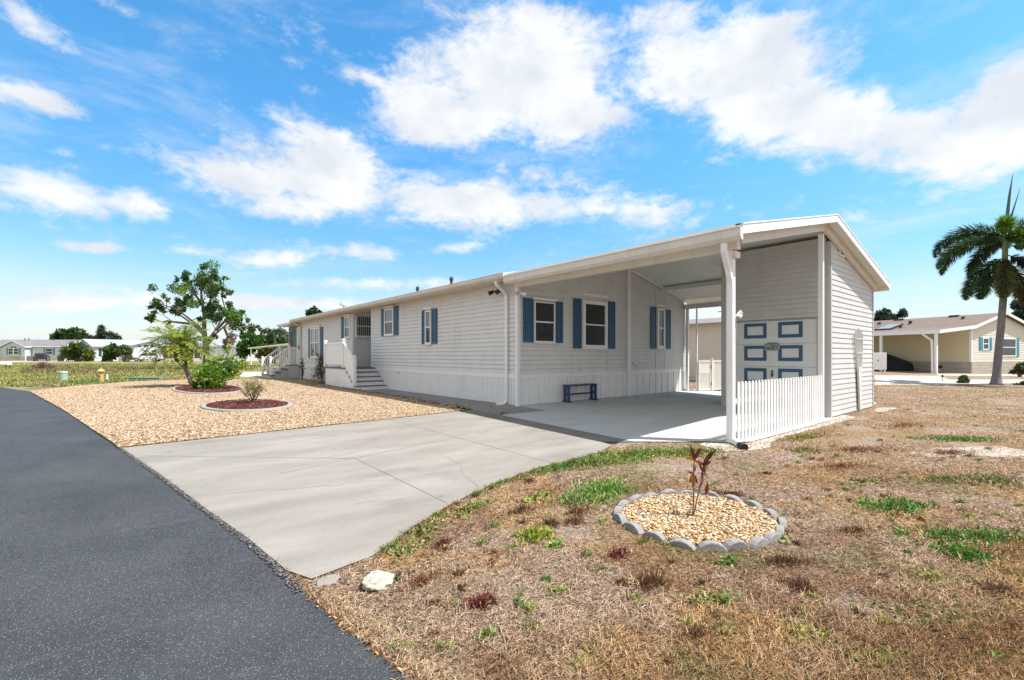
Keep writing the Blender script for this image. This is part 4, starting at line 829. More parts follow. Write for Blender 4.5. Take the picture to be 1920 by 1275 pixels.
# ------------------------------------------------------------------ bench by the skirting
bn = thing('bench', 'low navy blue wooden bench with a shelf rail against the white skirting', 'bench', (10.25, 9.2, 0))
bx0, bx1 = 9.64, 10.86
MB().abox(bx0, bx1, 9.06, 9.34, .475, .515).build('seat', M['navy'], bn, bevel=.006)
for (a, s_) in ((bx0+.01, 1), (bx1-.05, -1)):
    m = MB(); m.abox(a, a+.04, 9.08, 9.17, 0.06, .474); m.abox(a, a+.04, 9.23, 9.32, .06, .474); m.abox(a-.01, a+.05, 9.05, 9.35, .0, .06); m.abox(a-.003, a+.043, 9.17, 9.23, .24, .30); m.abox(a-.003, a+.043, 9.17, 9.23, .42, .474); m.build('leg', M['navy'], bn, bevel=.004)
MB().abox(bx0+.052, bx1-.052, 9.16, 9.24, .22, .26).build('stretcher', M['dark'], bn)
# ------------------------------------------------------------------ lattice gate behind the carport
lg = thing('lattice_fence', 'white lattice fence panels with a gate closing the gap behind the carport', 'fence', (16.9, 8.6, -.02))
A, B = Vector((16.62, 9.0)), Vector((18.3, 8.5)); d = (B-A).normalized(); LF = Wf((A.x, A.y), (d.x, d.y), (-d.y*-1, d.x*-1) if False else (-abs(d.y), -abs(d.x)))
LN = (B-A).length
M['creamfence'] = plain('cream_vinyl', (.72, .69, .62), .5, .04, 4, grime=.2)
for (a0, a1) in ((.0, LN*.36), (LN*.36+.09, LN)):
    m = MB(); m.box(a0, a1, .03, .10, 0, .04, LF); m.box(a0, a1, 1.10, 1.18, 0, .04, LF); m.box(a0, a0+.06, .10, 1.10, 0, .04, LF); m.box(a1-.06, a1, .10, 1.10, 0, .04, LF); m.build('panel_frame', M['creamfence'], lg)
    m = MB(); w = a1-a0-.12; h = 1.0 if a0 > .1 else .58; z0 = .10; a = a0+.06; stp = .085
    q = -h
    while q < w:
        for sgn in (1, -1):
            # strip from (q,0) to (q+h,h), clipped to [0,w]
            u0, u1 = max(q, 0), min(q+h, w)
            if u1-u0 > .02:
                p0 = (u0, u0-q); p1 = (u1, u1-q)
                if sgn < 0: p0 = (w-p0[0], p0[1]); p1 = (w-p1[0], p1[1])
                m.bar(LF.p(a+p0[0], z0+p0[1], .02+.006*sgn), LF.p(a+p1[0], z0+p1[1], .02+.006*sgn), .006, .030, up=(0, 0, 1))
        q += stp
    if h < .9: m.box(a, a+w, z0+h, 1.10, .012, .028, LF)
    m.build('lattice', M['creamfence'], lg)
m = MB(); m.box(LN*.36+.002, LN*.36+.088, -.02, 1.22, -.02, .06, LF); m.box(LN*.36-.01, LN*.36+.10, 1.221, 1.25, -.03, .07, LF); m.build('post', M['creamfence'], lg)
m = MB(); m.box(LN*.36-.02, LN*.36+.0, .86, .98, .041, .06, LF); m.box(LN*.36-.02, LN*.36+.0, .22, .34, .041, .06, LF); m.build('hinge', M['dark'], lg)
# ------------------------------------------------------------------ edging stones round the ring bed
def edging_stone(name='edging_stone'):
    m = MB(); w, t = .112, .034
    top = [(-w, -.05), (w, -.05), (w, .012), (w*.78, .042), (w*.45, .062), (0, .070), (-w*.45, .062), (-w*.78, .042), (-w, .012)]
    m.prism(top, Wf((0, 0), (1, 0), (0, 1)), -t, t); o = m.build(name, M['conc_stone'], bevel=.010); return o
pts = [Vector(p) for p in RING]; per = []; K = len(pts)
for i in range(K):
    a, b = pts[i], pts[(i+1) % K]
    for k in range(20): per.append(a.lerp(b, k/20))
cum = [0]
for i in range(1, len(per)+1): cum.append(cum[-1]+(per[i % len(per)]-per[i-1]).length)
tot_ = cum[-1]; nS = int(tot_/.218)
proto = None
for q in range(nS):
    s_ = (q+.5)/nS*tot_; i = next(j for j in range(len(per)) if cum[j+1] >= s_); p = per[i]; dv = (per[(i+3) % len(per)]-per[i-3]).normalized()
    if proto is None: o = proto = edging_stone()
    else: o = proto.copy(); C.objects.link(o)
    rr = random.Random(q); o.location = (p.x+rr.uniform(-.008, .008), p.y+rr.uniform(-.008, .008), zt(p.x, p.y)+rr.uniform(-.012, .01))
    o.rotation_euler = (rr.uniform(-.12, .12), rr.uniform(-.08, .08), math.atan2(dv.y, dv.x)+rr.uniform(-.06, .06)); o.scale = (rr.uniform(.95, 1.03), rr.uniform(.9, 1.15), rr.uniform(.88, 1.08))
    tag(o, 'grey scalloped concrete edging stone in the ring round the pebble bed on the lawn', 'edging stone', 'edging stones ringing the pebble bed')
drape('pebble_bed', RING, .012, mat_gravel('ring_gravel', 1.1))
n = 13000; Q = np.stack([3.2+RN.random(n)*1.8, 1.4+RN.random(n)*1.6], 1); ctr = np.array([4.1, 2.22]); Q = Q[inpoly(ctr+(Q-ctr)*1.05, RING)]; n = len(Q)
pc = np.array([[.50, .35, .20], [.56, .44, .29], [.42, .26, .12], [.60, .52, .42], [.30, .17, .085], [.54, .36, .17]])[RN.integers(0, 6, n)]*(.8+.4*RN.random(n))[:, None]
sz = .006+.0075*RN.random(n); sc = np.stack([sz*(1.1+.6*RN.random(n)), sz*(.9+.3*RN.random(n)), sz*(.6+.3*RN.random(n))], 1)
tag(np_inst('ring_pebbles', *PEB, np.stack([Q[:, 0], Q[:, 1], ztn(Q)+.018+.022*RN.random(n)], 1), sc, RN.random(n)*6.28, M['pebble'], pc), None, None, None, 'stuff')
# mulch beds with cast kerbs
def mulch_bed(cx_, cy_, a_, b_, lab, seed):
    m = MB(); K = 72; prof = [(-.065, 0), (-.06, .06), (-.035, .078), (.035, .078), (.06, .06), (.065, 0)]
    ring = []
    for k in range(K):
        t = 2*PI*k/K; d = Vector((math.cos(t)*b_, math.sin(t)*a_, 0)).normalized(); ring.append([Vector((cx_+a_*math.cos(t), cy_+b_*math.sin(t), 0))+d*r_+Vector((0, 0, z_)) for r_, z_ in prof])
    V = [v for r_ in ring for v in r_]; P_ = len(prof)
    m.add(V, [(k*P_+j, ((k+1) % K)*P_+j, ((k+1) % K)*P_+j+1, k*P_+j+1) for k in range(K) for j in range(P_-1)])
    tag(m.build('concrete_kerb', M['curb'], smooth=True), lab, 'kerb')
    pl = [(cx_+(a_-.05)*math.cos(2*PI*k/40), cy_+(b_-.05)*math.sin(2*PI*k/40)) for k in range(40)]
    drape('mulch_bed', pl, .05, M['mulchg'])
    n = int(5000*a_*b_/3); r_ = np.sqrt(RN.random(n)); t = RN.random(n)*6.28; Q = np.stack([cx_+r_*np.cos(t)*(a_-.07), cy_+r_*np.sin(t)*(b_-.07)], 1)
    cc = np.array([.10, .032, .026])*(.5+1.1*RN.random(n))[:, None]; cc[RN.random(n) < .12] = (.28, .14, .10)
    sc = np.stack([.02+.03*RN.random(n), .008+.008*RN.random(n), .006+.006*RN.random(n)], 1)
    tag(np_inst('mulch', *PEB, np.stack([Q[:, 0], Q[:, 1], .06+.02*RN.random(n)], 1), sc, RN.random(n)*6.28, M['pebble'], cc, smooth=False), None, None, None, 'stuff')
M['mulchg'] = plain('red_mulch', (.075, .025, .022), .95, .3, 20, .8, 50)
mulch_bed(2.45, 21.9, 1.10, 3.15, 'pale concrete kerb ring round the mulch bed of the short palm', 1)
mulch_bed(2.45, 13.98, .98, 1.60, 'pale concrete kerb ring round the mulch bed of the bare twiggy shrub', 2)
# limestone rock on the lawn
m = MB(); m.blob((0, 0, 0), (.16, .115, .10), 14, 10, .22, 5)
rk = m.build('rock', plain('limestone', (.44, .39, .32), .95, .28, 9, 1.0, 30), smooth=False); rk.location = (1.27, 2.90, zt(1.27, 2.9)+.02); rk.rotation_euler = (.1, .15, .5); rk.scale = (.85, .85, .5)
md = rk.modifiers.new('sub', 'SUBSURF'); md.levels = md.render_levels = 2; tx = bpy.data.textures.new('rock_noise', 'CLOUDS'); tx.noise_scale = .06; dp = rk.modifiers.new('disp', 'DISPLACE'); dp.texture = tx; dp.strength = .05; dp.mid_level = .5
tag(rk, 'pale pitted limestone rock lying on the dry lawn by the driveway corner', 'rock')
# broken slab corner where the driveway meets the road
m = MB(); m.slab([(.93, 3.08), (1.05, 3.07), (1.11, 3.16), (1.05, 3.21), (.96, 3.19)], zt(1, 3)-.03, zt(1, 3)+.022); tag(m.build('concrete_chunk', M['drive'], bevel=.008), 'broken pale corner of concrete between driveway tip and asphalt', 'concrete chunk')
# river stones along the shaded strip by the walkway
n = 900; t = RN.random(n); Q = np.stack([np.interp(t, [0, .35, 1], [6.55, 6.72, 6.66]), 9.6+t*13], 1); Q[:, 0] += RN.normal(0, .07, n); sz = .02+.035*RN.random(n); cc = np.array([.22, .17, .13])*(.5+1.3*RN.random(n))[:, None]
tag(np_inst('river_stones', *PEB, np.stack([Q[:, 0], Q[:, 1], .035+.02*RN.random(n)], 1), np.stack([sz*1.3, sz, sz*.7], 1), RN.random(n)*6.28, M['pebble'], cc), None, None, None, 'stuff')
# ------------------------------------------------------------------ plants
M['leaf'] = leafy('foliage', trans=.3, rough=.45); M['leafgloss'] = leafy('glossy_foliage', trans=.3, rough=.3)
M['bark'] = plain('bark', (.17, .14, .115), .95, .3, 9, .8, 40); M['twig'] = plain('twig', (.16, .12, .08), .9, .3, 12)
M['palmbark'] = plain('palm_trunk', (.17, .15, .145), .9, .22, 5, .7, 25); M['fibre'] = plain('palm_fibre', (.13, .07, .045), .95, .35, 14, 1.0, 40)
def leaves(name, blobs, size, cols, mat, parent=None, aspect=.5, squash=1.0, shell=.45, up=.3):
    Ps, Cs, Ss = [], [], []
    for (c_, r, n) in blobs:
        v = RN.normal(0, 1, (n, 3)); v /= np.linalg.norm(v, axis=1)[:, None]; rr = r*RN.random(n)**shell
        # lobes: thin the clump unevenly
        p = v*rr[:, None]; p[:, 2] *= squash; Ps.append(np.array(c_)+p)
        base = np.array(cols[RN.integers(0, len(cols))])
        Cs.append(base*(.6+.75*RN.random(n))[:, None]*(1+RN.normal(0, .08, (n, 3)))); Ss.append(size*(.6+.8*RN.random(n)))
    P = np.concatenate(Ps); Cc = np.clip(np.concatenate(Cs), .004, .8); S = np.concatenate(Ss); n = len(P)
    a = RN.normal(0, 1, (n, 3)); a[:, 2] += up; a /= np.linalg.norm(a, axis=1)[:, None]
    b = np.cross(a, RN.normal(0, 1, (n, 3))); b /= np.linalg.norm(b, axis=1)[:, None]
    a *= S[:, None]; b *= (S*aspect*.5)[:, None]
    V = np.stack([P, P+a*.45+b, P+a, P+a*.45-b], 1)
    return np_mesh(name, V, 4, mat, Cc, parent)
def frond(base, az, e0, e1, L_, ll, nl, plumose=0.0, wl=.03, droop=.5, col=(.1, .2, .04), bare=.12):
    """rachis points and leaflets; az world azimuth; e0/e1 elevation at base and tip"""
    n = 24; pts = [Vector(base)]
    for k in range(n):
        e = e0+(e1-e0)*((k+.5)/n)**1.1; d = Vector((math.cos(az)*math.cos(e), math.sin(az)*math.cos(e), math.sin(e))); pts.append(pts[-1]+d*L_/n)
    A = np.array([tuple(p) for p in pts]); V, Cc = [], []
    for q in range(nl):
        t = bare+(1-bare)*(q+random.random())/nl; i = min(int(t*n), n-1); f = t*n-i
        p = A[i]*(1-f)+A[i+1]*f; d = A[i+1]-A[i]; d = d/np.linalg.norm(d)
        s = np.cross(d, [0, 0, 1.0]); s = s/(np.linalg.norm(s)+1e-6); u = np.cross(s, d)
        th = (0 if random.random() < .5 else PI) + random.gauss(0, .25+plumose*1.3)
        out = s*math.cos(th)+u*math.sin(th); l = ll*(1-abs(2*t-.95)**2.2*.75)*random.uniform(.8, 1.15)
        dr = out*.78+d*.55+np.array([0, 0, -droop*random.uniform(.3, 1)]); dr = dr/np.linalg.norm(dr); w = np.cross(dr, u+RN.normal(0, .4, 3)); w = w/(np.linalg.norm(w)+1e-6)*wl*.5
        tip = p+dr*l; tip[2] -= l*droop*.25
        V.append([p-w*.4, p+dr*l*.4+w, tip, p+dr*l*.4-w]); g = random.uniform(.6, 1.35); Cc.append([col[0]*g, col[1]*g, col[2]*g])
    return pts, V, Cc
def palm(t, crown, fronds, rach_mat, leaf_mat, rr=.03):
    for fr in fronds:
        kw = dict(fr); pts, V, Cc = frond(crown+Vector(kw.pop('off', (0, 0, 0))), **kw)
        r = MB(); r.tube(pts, [rr*(1-.85*i/24) for i in range(25)], 5); o = r.build('frond', rach_mat, t)
        np_mesh('leaflets', V, 4, leaf_mat, np.array(Cc), o)
AZL = math.atan2(-RT.y, -RT.x); AZR = math.atan2(RT.y, RT.x); AZC = math.atan2(-FW.y, -FW.x); AZF = math.atan2(FW.y, FW.x)
D = math.radians
M['rachis'] = plain('frond_stalk', (.13, .17, .05), .6)
# foxtail palm on the right
b0 = spot(1868, 24.0); 
def up_pt(px, py, Z): q = spot(px, Z); return Vector((q.x, q.y, height_at(py, Z)))
fp = thing('foxtail_palm', 'tall foxtail palm with a smooth grey trunk and bushy drooping fronds at the right', 'palm tree', b0)
tp = [b0, b0+Vector((0, 0, .12)), up_pt(1869, 700, 24), up_pt(1872, 660, 24), up_pt(1877, 610, 24), up_pt(1881, 560, 24), up_pt(1883, 520, 24), up_pt(1884, 490, 24)]
MB().tube(tp, [.32, .23, .17, .155, .15, .145, .135, .12], 14).build('trunk', M['palmbark'], fp, smooth=True)
MB().tube([up_pt(1884, 490, 24), up_pt(1885, 460, 24), up_pt(1886, 436, 24)], [.12, .11, .09], 12).build('crownshaft', plain('crownshaft', (.16, .20, .09), .5, .2, 6), fp, smooth=True)
cr = up_pt(1886, 445, 24)
GR = (.08, .145, .055); BRT = (.13, .24, .03)
PC = math.atan2(-b0.y, -b0.x); PL, PR, PF = PC-PI/2, PC+PI/2, PC+PI
fx = []
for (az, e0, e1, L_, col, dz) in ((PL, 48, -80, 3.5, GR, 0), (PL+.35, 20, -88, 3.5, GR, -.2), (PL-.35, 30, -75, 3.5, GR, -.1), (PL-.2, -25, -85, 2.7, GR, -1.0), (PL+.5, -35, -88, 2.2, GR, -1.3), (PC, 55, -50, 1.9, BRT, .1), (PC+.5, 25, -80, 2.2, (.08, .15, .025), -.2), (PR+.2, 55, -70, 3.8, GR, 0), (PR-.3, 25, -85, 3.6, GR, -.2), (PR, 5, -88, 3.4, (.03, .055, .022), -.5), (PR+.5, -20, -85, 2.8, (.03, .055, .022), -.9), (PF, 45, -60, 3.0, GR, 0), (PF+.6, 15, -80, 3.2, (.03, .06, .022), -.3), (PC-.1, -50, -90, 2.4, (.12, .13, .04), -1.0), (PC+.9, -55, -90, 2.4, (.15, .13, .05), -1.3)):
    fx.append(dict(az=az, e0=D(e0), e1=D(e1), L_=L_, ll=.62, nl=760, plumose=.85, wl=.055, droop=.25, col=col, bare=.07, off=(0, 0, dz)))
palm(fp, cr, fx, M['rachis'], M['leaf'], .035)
m = MB(); m.tube([up_pt(1886, 445, 24), up_pt(1888, 410, 24), up_pt(1893, 365, 24), up_pt(1899, 326, 24)], [.09, .08, .05, .008], 8); m.tube([up_pt(1888, 440, 24), up_pt(1898, 400, 24), up_pt(1913, 352, 24)], [.05, .04, .006], 6); m.build('spear_leaf', plain('spear_leaf', (.05, .10, .05), .5), fp)
# short date palm in the kerbed bed
Zp = 19.9; b1 = spot(362, Zp); b1.z = .05
dp_ = thing('date_palm', 'short leaning date palm with yellow green fronds and a shaggy brown trunk', 'palm tree', b1)
tp = [b1, up_pt(356, 712, Zp), up_pt(349, 694, Zp), up_pt(345, 682, Zp), up_pt(341, 668, Zp), up_pt(339, 655, Zp), up_pt(338, 648, Zp)]
MB().tube(tp[:5], [.095, .08, .08, .12, .15], 10).build('trunk', M['palmbark'], dp_, smooth=True)
m = MB(); m.tube([up_pt(346, 686, Zp), up_pt(343, 676, Zp), up_pt(341, 662, Zp), up_pt(339, 648, Zp), up_pt(338, 642, Zp)], [.12, .22, .25, .24, .14], 12)
for k in range(150):
    t = random.random(); p = Vector(up_pt(344.5-5.5*t, 684-36*t, Zp)); a = random.random()*6.28; r_ = .17+.07*math.sin(t*3); d = Vector((math.cos(a), math.sin(a), 0)); q = p+d*r_
    m.bar(q, q+d*.10+Vector((0, 0, random.uniform(.03, .13))), .05, .02)
m.build('leaf_base', M['fibre'], dp_)
cr = up_pt(338, 645, Zp); fx = []
for k in range(46):
    az = k*2.399; e0 = 78-95*(k/46)**.8; L_ = random.uniform(1.3, 1.7)
    fx.append(dict(az=az, e0=D(e0), e1=D(e0-48-random.uniform(0, 25)), L_=L_, ll=.30, nl=110, plumose=.12, wl=.026, droop=.15, col=random.choice([(.28, .34, .03), (.22, .29, .03), (.34, .37, .045), (.15, .22, .03)]), bare=.14))
palm(dp_, cr, fx, M['rachis'], M['leaf'], .014)
# glossy shrub in front of the palm
Zs = 18.2; b2 = spot(402, Zs); b2.z = .05; px_m = Zs/F
sh = thing('shrub', 'bright yellow green leafy shrub with upright shoots in the kerbed mulch bed', 'shrub', b2)
bl = []
for (px, py, r, n) in ((385, 716, 20, 210), (402, 712, 24, 300), (420, 705, 20, 220), (392, 698, 20, 220), (412, 690, 20, 220), (432, 692, 16, 150), (445, 684, 11, 70), (428, 672, 9, 45), (432, 660, 6, 26), (434, 650, 4, 12), (452, 680, 5, 16), (375, 706, 9, 60), (398, 678, 9, 60), (415, 725, 14, 120), (372, 722, 9, 70), (392, 728, 14, 120), (384, 690, 9, 50), (404, 670, 5, 20), (440, 700, 10, 60)):
    p = up_pt(px, py, Zs); p += FW*random.uniform(-.3, .3); bl.append((tuple(p), r*px_m, int(n*1.35)))
leaves('foliage', bl, .115, [(.22, .34, .03), (.14, .26, .025), (.28, .38, .035), (.09, .19, .02), (.065, .14, .02)], M['leafgloss'], sh, .55, up=.6)
m = MB()
for (px, py) in ((385, 705), (400, 690), (412, 680), (432, 655), (446, 682), (425, 690), (380, 715), (398, 676)):
    q = up_pt(px, py, Zs); m.tube([b2+Vector((random.uniform(-.1, .1), random.uniform(-.1, .1), 0)), b2.lerp(q, .5)+Vector((0, 0, .1)), q], [.02, .014, .006], 5)
m.build('stem', M['bark'], sh)
# twiggy shrub
b3 = Vector((2.62, 14.2, .06)); tw = thing('twiggy_shrub', 'small almost leafless twiggy shrub in the nearer mulch bed', 'shrub', b3)
m = MB(); tips = []
for k in range(26):
    a = random.random()*6.28; r_ = random.uniform(.1, .48); h = random.uniform(.25, .68); q = b3+Vector((math.cos(a)*r_, math.sin(a)*r_, h)); mid = b3.lerp(q, .5)+Vector((random.uniform(-.05, .05), random.uniform(-.05, .05), .05)); m.tube([b3+Vector((random.uniform(-.05, .05), random.uniform(-.05, .05), 0)), mid, q], [.009, .006, .003], 4); tips.append(q); tips.append(mid)
    for j in range(3):
        q2 = mid.lerp(q, random.random())+Vector((random.uniform(-.12, .12), random.uniform(-.12, .12), random.uniform(.02, .16))); m.tube([mid, q2], [.005, .002], 4); tips.append(q2)
m.build('twigs', M['twig'], tw)
leaves('foliage', [(tuple(q), .06, 8) for q in tips], .036, [(.20, .21, .05), (.28, .24, .09), (.14, .18, .04)], M['leaf'], tw, .6)
# shrub beside the entry steps and a thin dark plant
b4 = Vector((7.25, 23.2, .02)); s4 = thing('rosemary_shrub', 'dark spiky green shrub beside the white skirted landing', 'shrub', b4)
bl = [((b4.x+random.uniform(-.35, .35)*(1-k/26), b4.y+random.uniform(-.5, .5)*(1-k/26), b4.z+.1+1.15*k/26), .26, 75) for k in range(26)]
leaves('foliage', bl, .10, [(.07, .09, .035), (.10, .12, .05), (.05, .065, .03), (.15, .15, .06)], M['leaf'], s4, .22, up=1.2)
m = MB(); [m.tube([b4, b4+Vector((random.uniform(-.3, .3), random.uniform(-.3, .3), 1.0))], [.02, .005], 5) for k in range(8)]; m.build('stem', M['twig'], s4)
b5 = Vector((7.55, 27.6, .02)); s5 = thing('spindly_plant', 'thin dark upright plant against the far porch base', 'plant', b5)
m = MB(); [m.tube([b5, b5+Vector((random.uniform(-.12, .12), random.uniform(-.12, .12), random.uniform(.7, 1.3)))], [.03, .008], 5) for k in range(5)]; m.build('stem', M['dark'], s5)
leaves('foliage', [((b5.x, b5.y, b5.z+.35+.16*k), .22, 14) for k in range(6)], .12, [(.03, .03, .025), (.05, .06, .03)], M['leaf'], s5, .35)
# red leaved plant in the ring
b6 = Vector((4.02, 2.24, zt(4, 2.24)+.01)); ti = thing('red_leaved_plant', 'spindly cordyline with two bare stems and drooping red brown leaves in the pebble ring', 'plant', b6)
def w2(px, py, dz=0): # a point of the plant at its own depth
    Zt = b6.x*FW.x+b6.y*FW.y+dz; q = FW*Zt+RT*((px-CX)/F*Zt); return Vector((q.x, q.y, height_at(py, Zt)))
M['tistem'] = plain('red_stem', (.16, .08, .06), .7, .25, 20)
SA = [w2(1297, 976), w2(1300, 950), w2(1301, 915), w2(1300, 888), w2(1302, 862)]; SB = [w2(1298, 976), w2(1304, 950, .02), w2(1312, 915, .05), w2(1317, 885, .06), w2(1319, 872, .06)]; SC_ = [w2(1324, 926, .25), w2(1326, 910, .25)]
for S_ in (SA, SB): MB().tube(S_, [.007, .006, .006, .006, .005], 6).build('stem', M['tistem'], ti)
def tleaf(p, q, w, col, sag=.0):
    V, Cc = [], []
    p, q = Vector(p), Vector(q); d = q-p; s_ = d.cross(Vector((FW.x, FW.y, .3))+Vector((random.uniform(-.5, .5), random.uniform(-.5, .5), random.uniform(-.5, .5)))).normalized()*w*.5; n_ = d.cross(s_).normalized()*w*.25
    pr = None
    for k in range(6):
        t0, t1 = k/6, (k+1)/6; f = lambda t: p+d*t+Vector((0, 0, -sag*t*t)); g = lambda t: max(.08, math.sin(PI*min(1, t*.92+.08))**.8)
        a0, a1 = f(t0), f(t1)
        V.append([tuple(a0-s_*g(t0)+n_*g(t0)), tuple(a0), tuple(a1), tuple(a1-s_*g(t1)+n_*g(t1))]); V.append([tuple(a0), tuple(a0+s_*g(t0)+n_*g(t0)), tuple(a1+s_*g(t1)+n_*g(t1)), tuple(a1)])
        gcol = random.uniform(.8, 1.2); Cc.append([c_*gcol for c_ in col]); Cc.append([c_*gcol*.9 for c_ in col])
    np_mesh('leaf', V, 4, M['leaf'], np.array(Cc), ti)
R1, R2, R3, OG, YG = (.15, .04, .03), (.24, .07, .03), (.10, .04, .032), (.40, .15, .025), (.40, .33, .03)
tA, tB = SA[-1], SB[-1]
for (p, px, py, w, col, dz) in ((tA, 1294, 832, .030, R3, 0), (tA, 1299, 842, .032, R3, .03), (tA, 1314, 836, .034, R1, -.04), (tA, 1296, 838, .026, R1, .05), (tA, 1281, 853, .034, YG, .02), (tA, 1285, 858, .03, OG, -.03), (tA, 1312, 868, .024, OG, 0), (SA[3], 1292, 905, .03, OG, .02), (SA[3], 1301, 915, .034, OG, -.03), (SA[3], 1308, 905, .028, R3, .02), (SA[3], 1289, 882, .024, R2, 0), (SA[3], 1298, 912, .034, R2, .0), (SA[3], 1305, 868, .024, R1, .05),
                       (tB, 1336, 843, .036, R1, .03), (tB, 1344, 838, .026, R3, 0), (tB, 1333, 862, .036, R1, .02), (tB, 1328, 850, .03, R3, -.04), (tB, 1308, 862, .026, R2, 0), (tB, 1329, 880, .02, OG, 0), (tB, 1322, 892, .022, R2, .03), (SB[3], 1309, 858, .022, R2, 0), (SB[3], 1328, 868, .026, YG, .04), (SB[3], 1313, 905, .024, R3, -.02), (SB[2], 1319, 893, .022, R2, 0), (SB[3], 1324, 875, .03, R1, -.03), (SB[3], 1316, 900, .03, R2, .0),
                       (SC_[0], 1328, 905, .022, R2, .25), (SC_[0], 1322, 910, .02, R2, .25), (SC_[0], 1330, 912, .02, OG, .26), (SC_[0], 1326, 900, .018, R3, .25)): tleaf(p, w2(px, py, dz), w, col, .01)
m = MB()
for k in range(9):
    q = w2(random.uniform(1268, 1294), random.uniform(968, 977), random.uniform(-.05, .08)); q.z = zt(q.x, q.y)+.01; m.tube([q, q+Vector((random.uniform(-.01, .01), random.uniform(-.01, .01), random.uniform(.03, .10)))], [.006, .003], 5)
m.build('dead_stub', M['twig'], ti)
# large open tree behind the gravel bed
Zt = 46.0; u_ = Zt/F; b7 = spot(388, Zt); tr_ = thing('broadleaf_tree', 'tall open broadleaf tree with bare grey limbs behind the short palm', 'tree', b7)
def tp_(px, py, dz=0): q = up_pt(px, py, Zt); return q+FW*dz
m = MB(); m.tube([b7, tp_(387, 670), tp_(386, 650), tp_(383, 620), tp_(379, 590, .3), tp_(373, 560, .4), tp_(374, 530, .2), tp_(376, 508)], [.42, .30, .27, .21, .16, .12, .08, .04], 10); m.build('trunk', M['bark'], tr_, smooth=True)
m = MB(); limbs = [[(383, 622, 0), (366, 602, -.5), (346, 582, -1), (325, 575, -1.2)], [(386, 645, 0), (398, 612, .8), (409, 580, 1.2), (403, 550, 1), (410, 530, .8)], [(386, 652, 0), (412, 626, -.6), (440, 606, -1), (460, 615, -1)], [(381, 626, 0), (350, 606, .8), (318, 588, 1.4), (290, 575, 1.6)], [(376, 575, .4), (358, 548, .5), (350, 525, .5)], [(379, 590, .3), (396, 560, 0), (398, 520, -.3)], [(345, 606, .8), (310, 602, 1), (286, 602, 1.2)], [(405, 620, 0), (432, 585, .4), (448, 582, .6)], [(386, 668, 0), (372, 650, -.4), (365, 640, -.4)], [(430, 615, -.8), (436, 632, -.8), (430, 650, -.8)]]
for Lb in limbs: m.tube([tp_(*q) for q in Lb], [.13*(.72**i) for i in range(len(Lb))], 6)
blobs_ = ((376, 515, 15), (362, 512, 9), (350, 520, 10), (345, 532, 8), (358, 528, 12), (372, 535, 13), (390, 522, 12), (398, 508, 8), (404, 518, 8), (360, 546, 13), (378, 555, 13), (350, 548, 8), (392, 545, 12), (412, 535, 8), (418, 525, 6), (408, 555, 9), (424, 549, 7), (432, 550, 4), (385, 572, 11), (400, 578, 11), (415, 572, 8), (336, 545, 4), (334, 517, 4), (336, 524, 4),
 (310, 562, 11), (325, 566, 10), (335, 572, 8), (338, 560, 6), (318, 578, 9), (300, 575, 7), (290, 572, 6), (280, 576, 4), (296, 586, 6), (303, 558, 5), (289, 600, 5), (297, 604, 4), (280, 598, 3), (340, 585, 6), (352, 575, 5), (345, 560, 4),
 (410, 592, 12), (425, 588, 11), (438, 596, 12), (450, 604, 10), (432, 608, 12), (446, 616, 11), (460, 618, 9), (440, 580, 8), (452, 586, 5), (468, 612, 6), (478, 612, 4), (456, 630, 8), (420, 600, 9), (400, 596, 9), (465, 600, 4), (476, 630, 4), (448, 632, 7), (390, 588, 8), (380, 600, 5))
bl = []
for (px, py, r) in blobs_:
    dz = random.uniform(-1.5, 1.5); c0 = tp_(px, py, dz)
    for k in range(3):
        o_ = Vector((random.gauss(0, 1), random.gauss(0, 1), random.gauss(0, 1)))*r*u_*.62; bl.append((tuple(c0+o_), r*u_*.72, int(r*10.0)))
    best = min((tp_(*q) for Lb in limbs for q in Lb), key=lambda w: (w-c0).length); m.tube([best, best.lerp(c0, .5)+Vector((0, 0, .15)), c0], [.05, .035, .012], 4)
m.build('limb', M['bark'], tr_)
leaves('foliage', bl, .21, [(.05, .115, .022), (.075, .155, .025), (.10, .195, .03), (.04, .09, .024), (.13, .22, .035)], M['leaf'], tr_, .6)
leaves('dry_foliage', [(tuple(tp_(px, py, random.uniform(-1, 1))), r*u_, r*16) for (px, py, r) in ((425, 630, 8), (435, 640, 9), (418, 642, 7), (445, 642, 7), (410, 632, 6), (430, 652, 6))], .22, [(.16, .11, .075), (.19, .14, .09), (.09, .10, .05)], M['leaf'], tr_, .5)
def bush_tree(name, label, cat, px, Z, items, cols, leaf, trunk=(None,), group=None, aspect=.6, up=.3, dens=1.0):
    b = spot(px, Z); t = thing(name, label, cat, b, 0, group); u = Z/F; bl = []
    for (qx, qy, r) in items:
        q = up_pt(qx, qy, Z)+FW*random.uniform(-r*u, r*u)*.5
        for k in range(3): o_ = Vector((random.gauss(0, 1), random.gauss(0, 1), random.gauss(0, 1)))*r*u*.4; bl.append((tuple(q+o_), r*u*.65, max(6, int(r*r*2.2*dens))))
    leaves('foliage', bl, leaf, cols, M['leaf'], t, aspect, up=up)
    m = MB()
    for (qx, qy, r) in items[:: max(1, len(items)//6)]:
        q = up_pt(qx, qy, Z); m.tube([b+RT*((qx-px)*u*.2), b.lerp(q, .5)+Vector((0, 0, .1*abs(q.z-b.z))), q], [.012*Z*.1, .009*Z*.1, .004*Z*.1], 5)
    m.build('trunk', M['bark'], t); return t
GD = [(.03, .075, .016), (.045, .10, .02), (.06, .13, .025), (.025, .055, .018)]; BG = [(.045, .075, .045), (.06, .09, .055), (.035, .06, .04)]; HG = [(.05, .13, .018), (.07, .17, .022), (.035, .09, .016), (.09, .19, .03)]
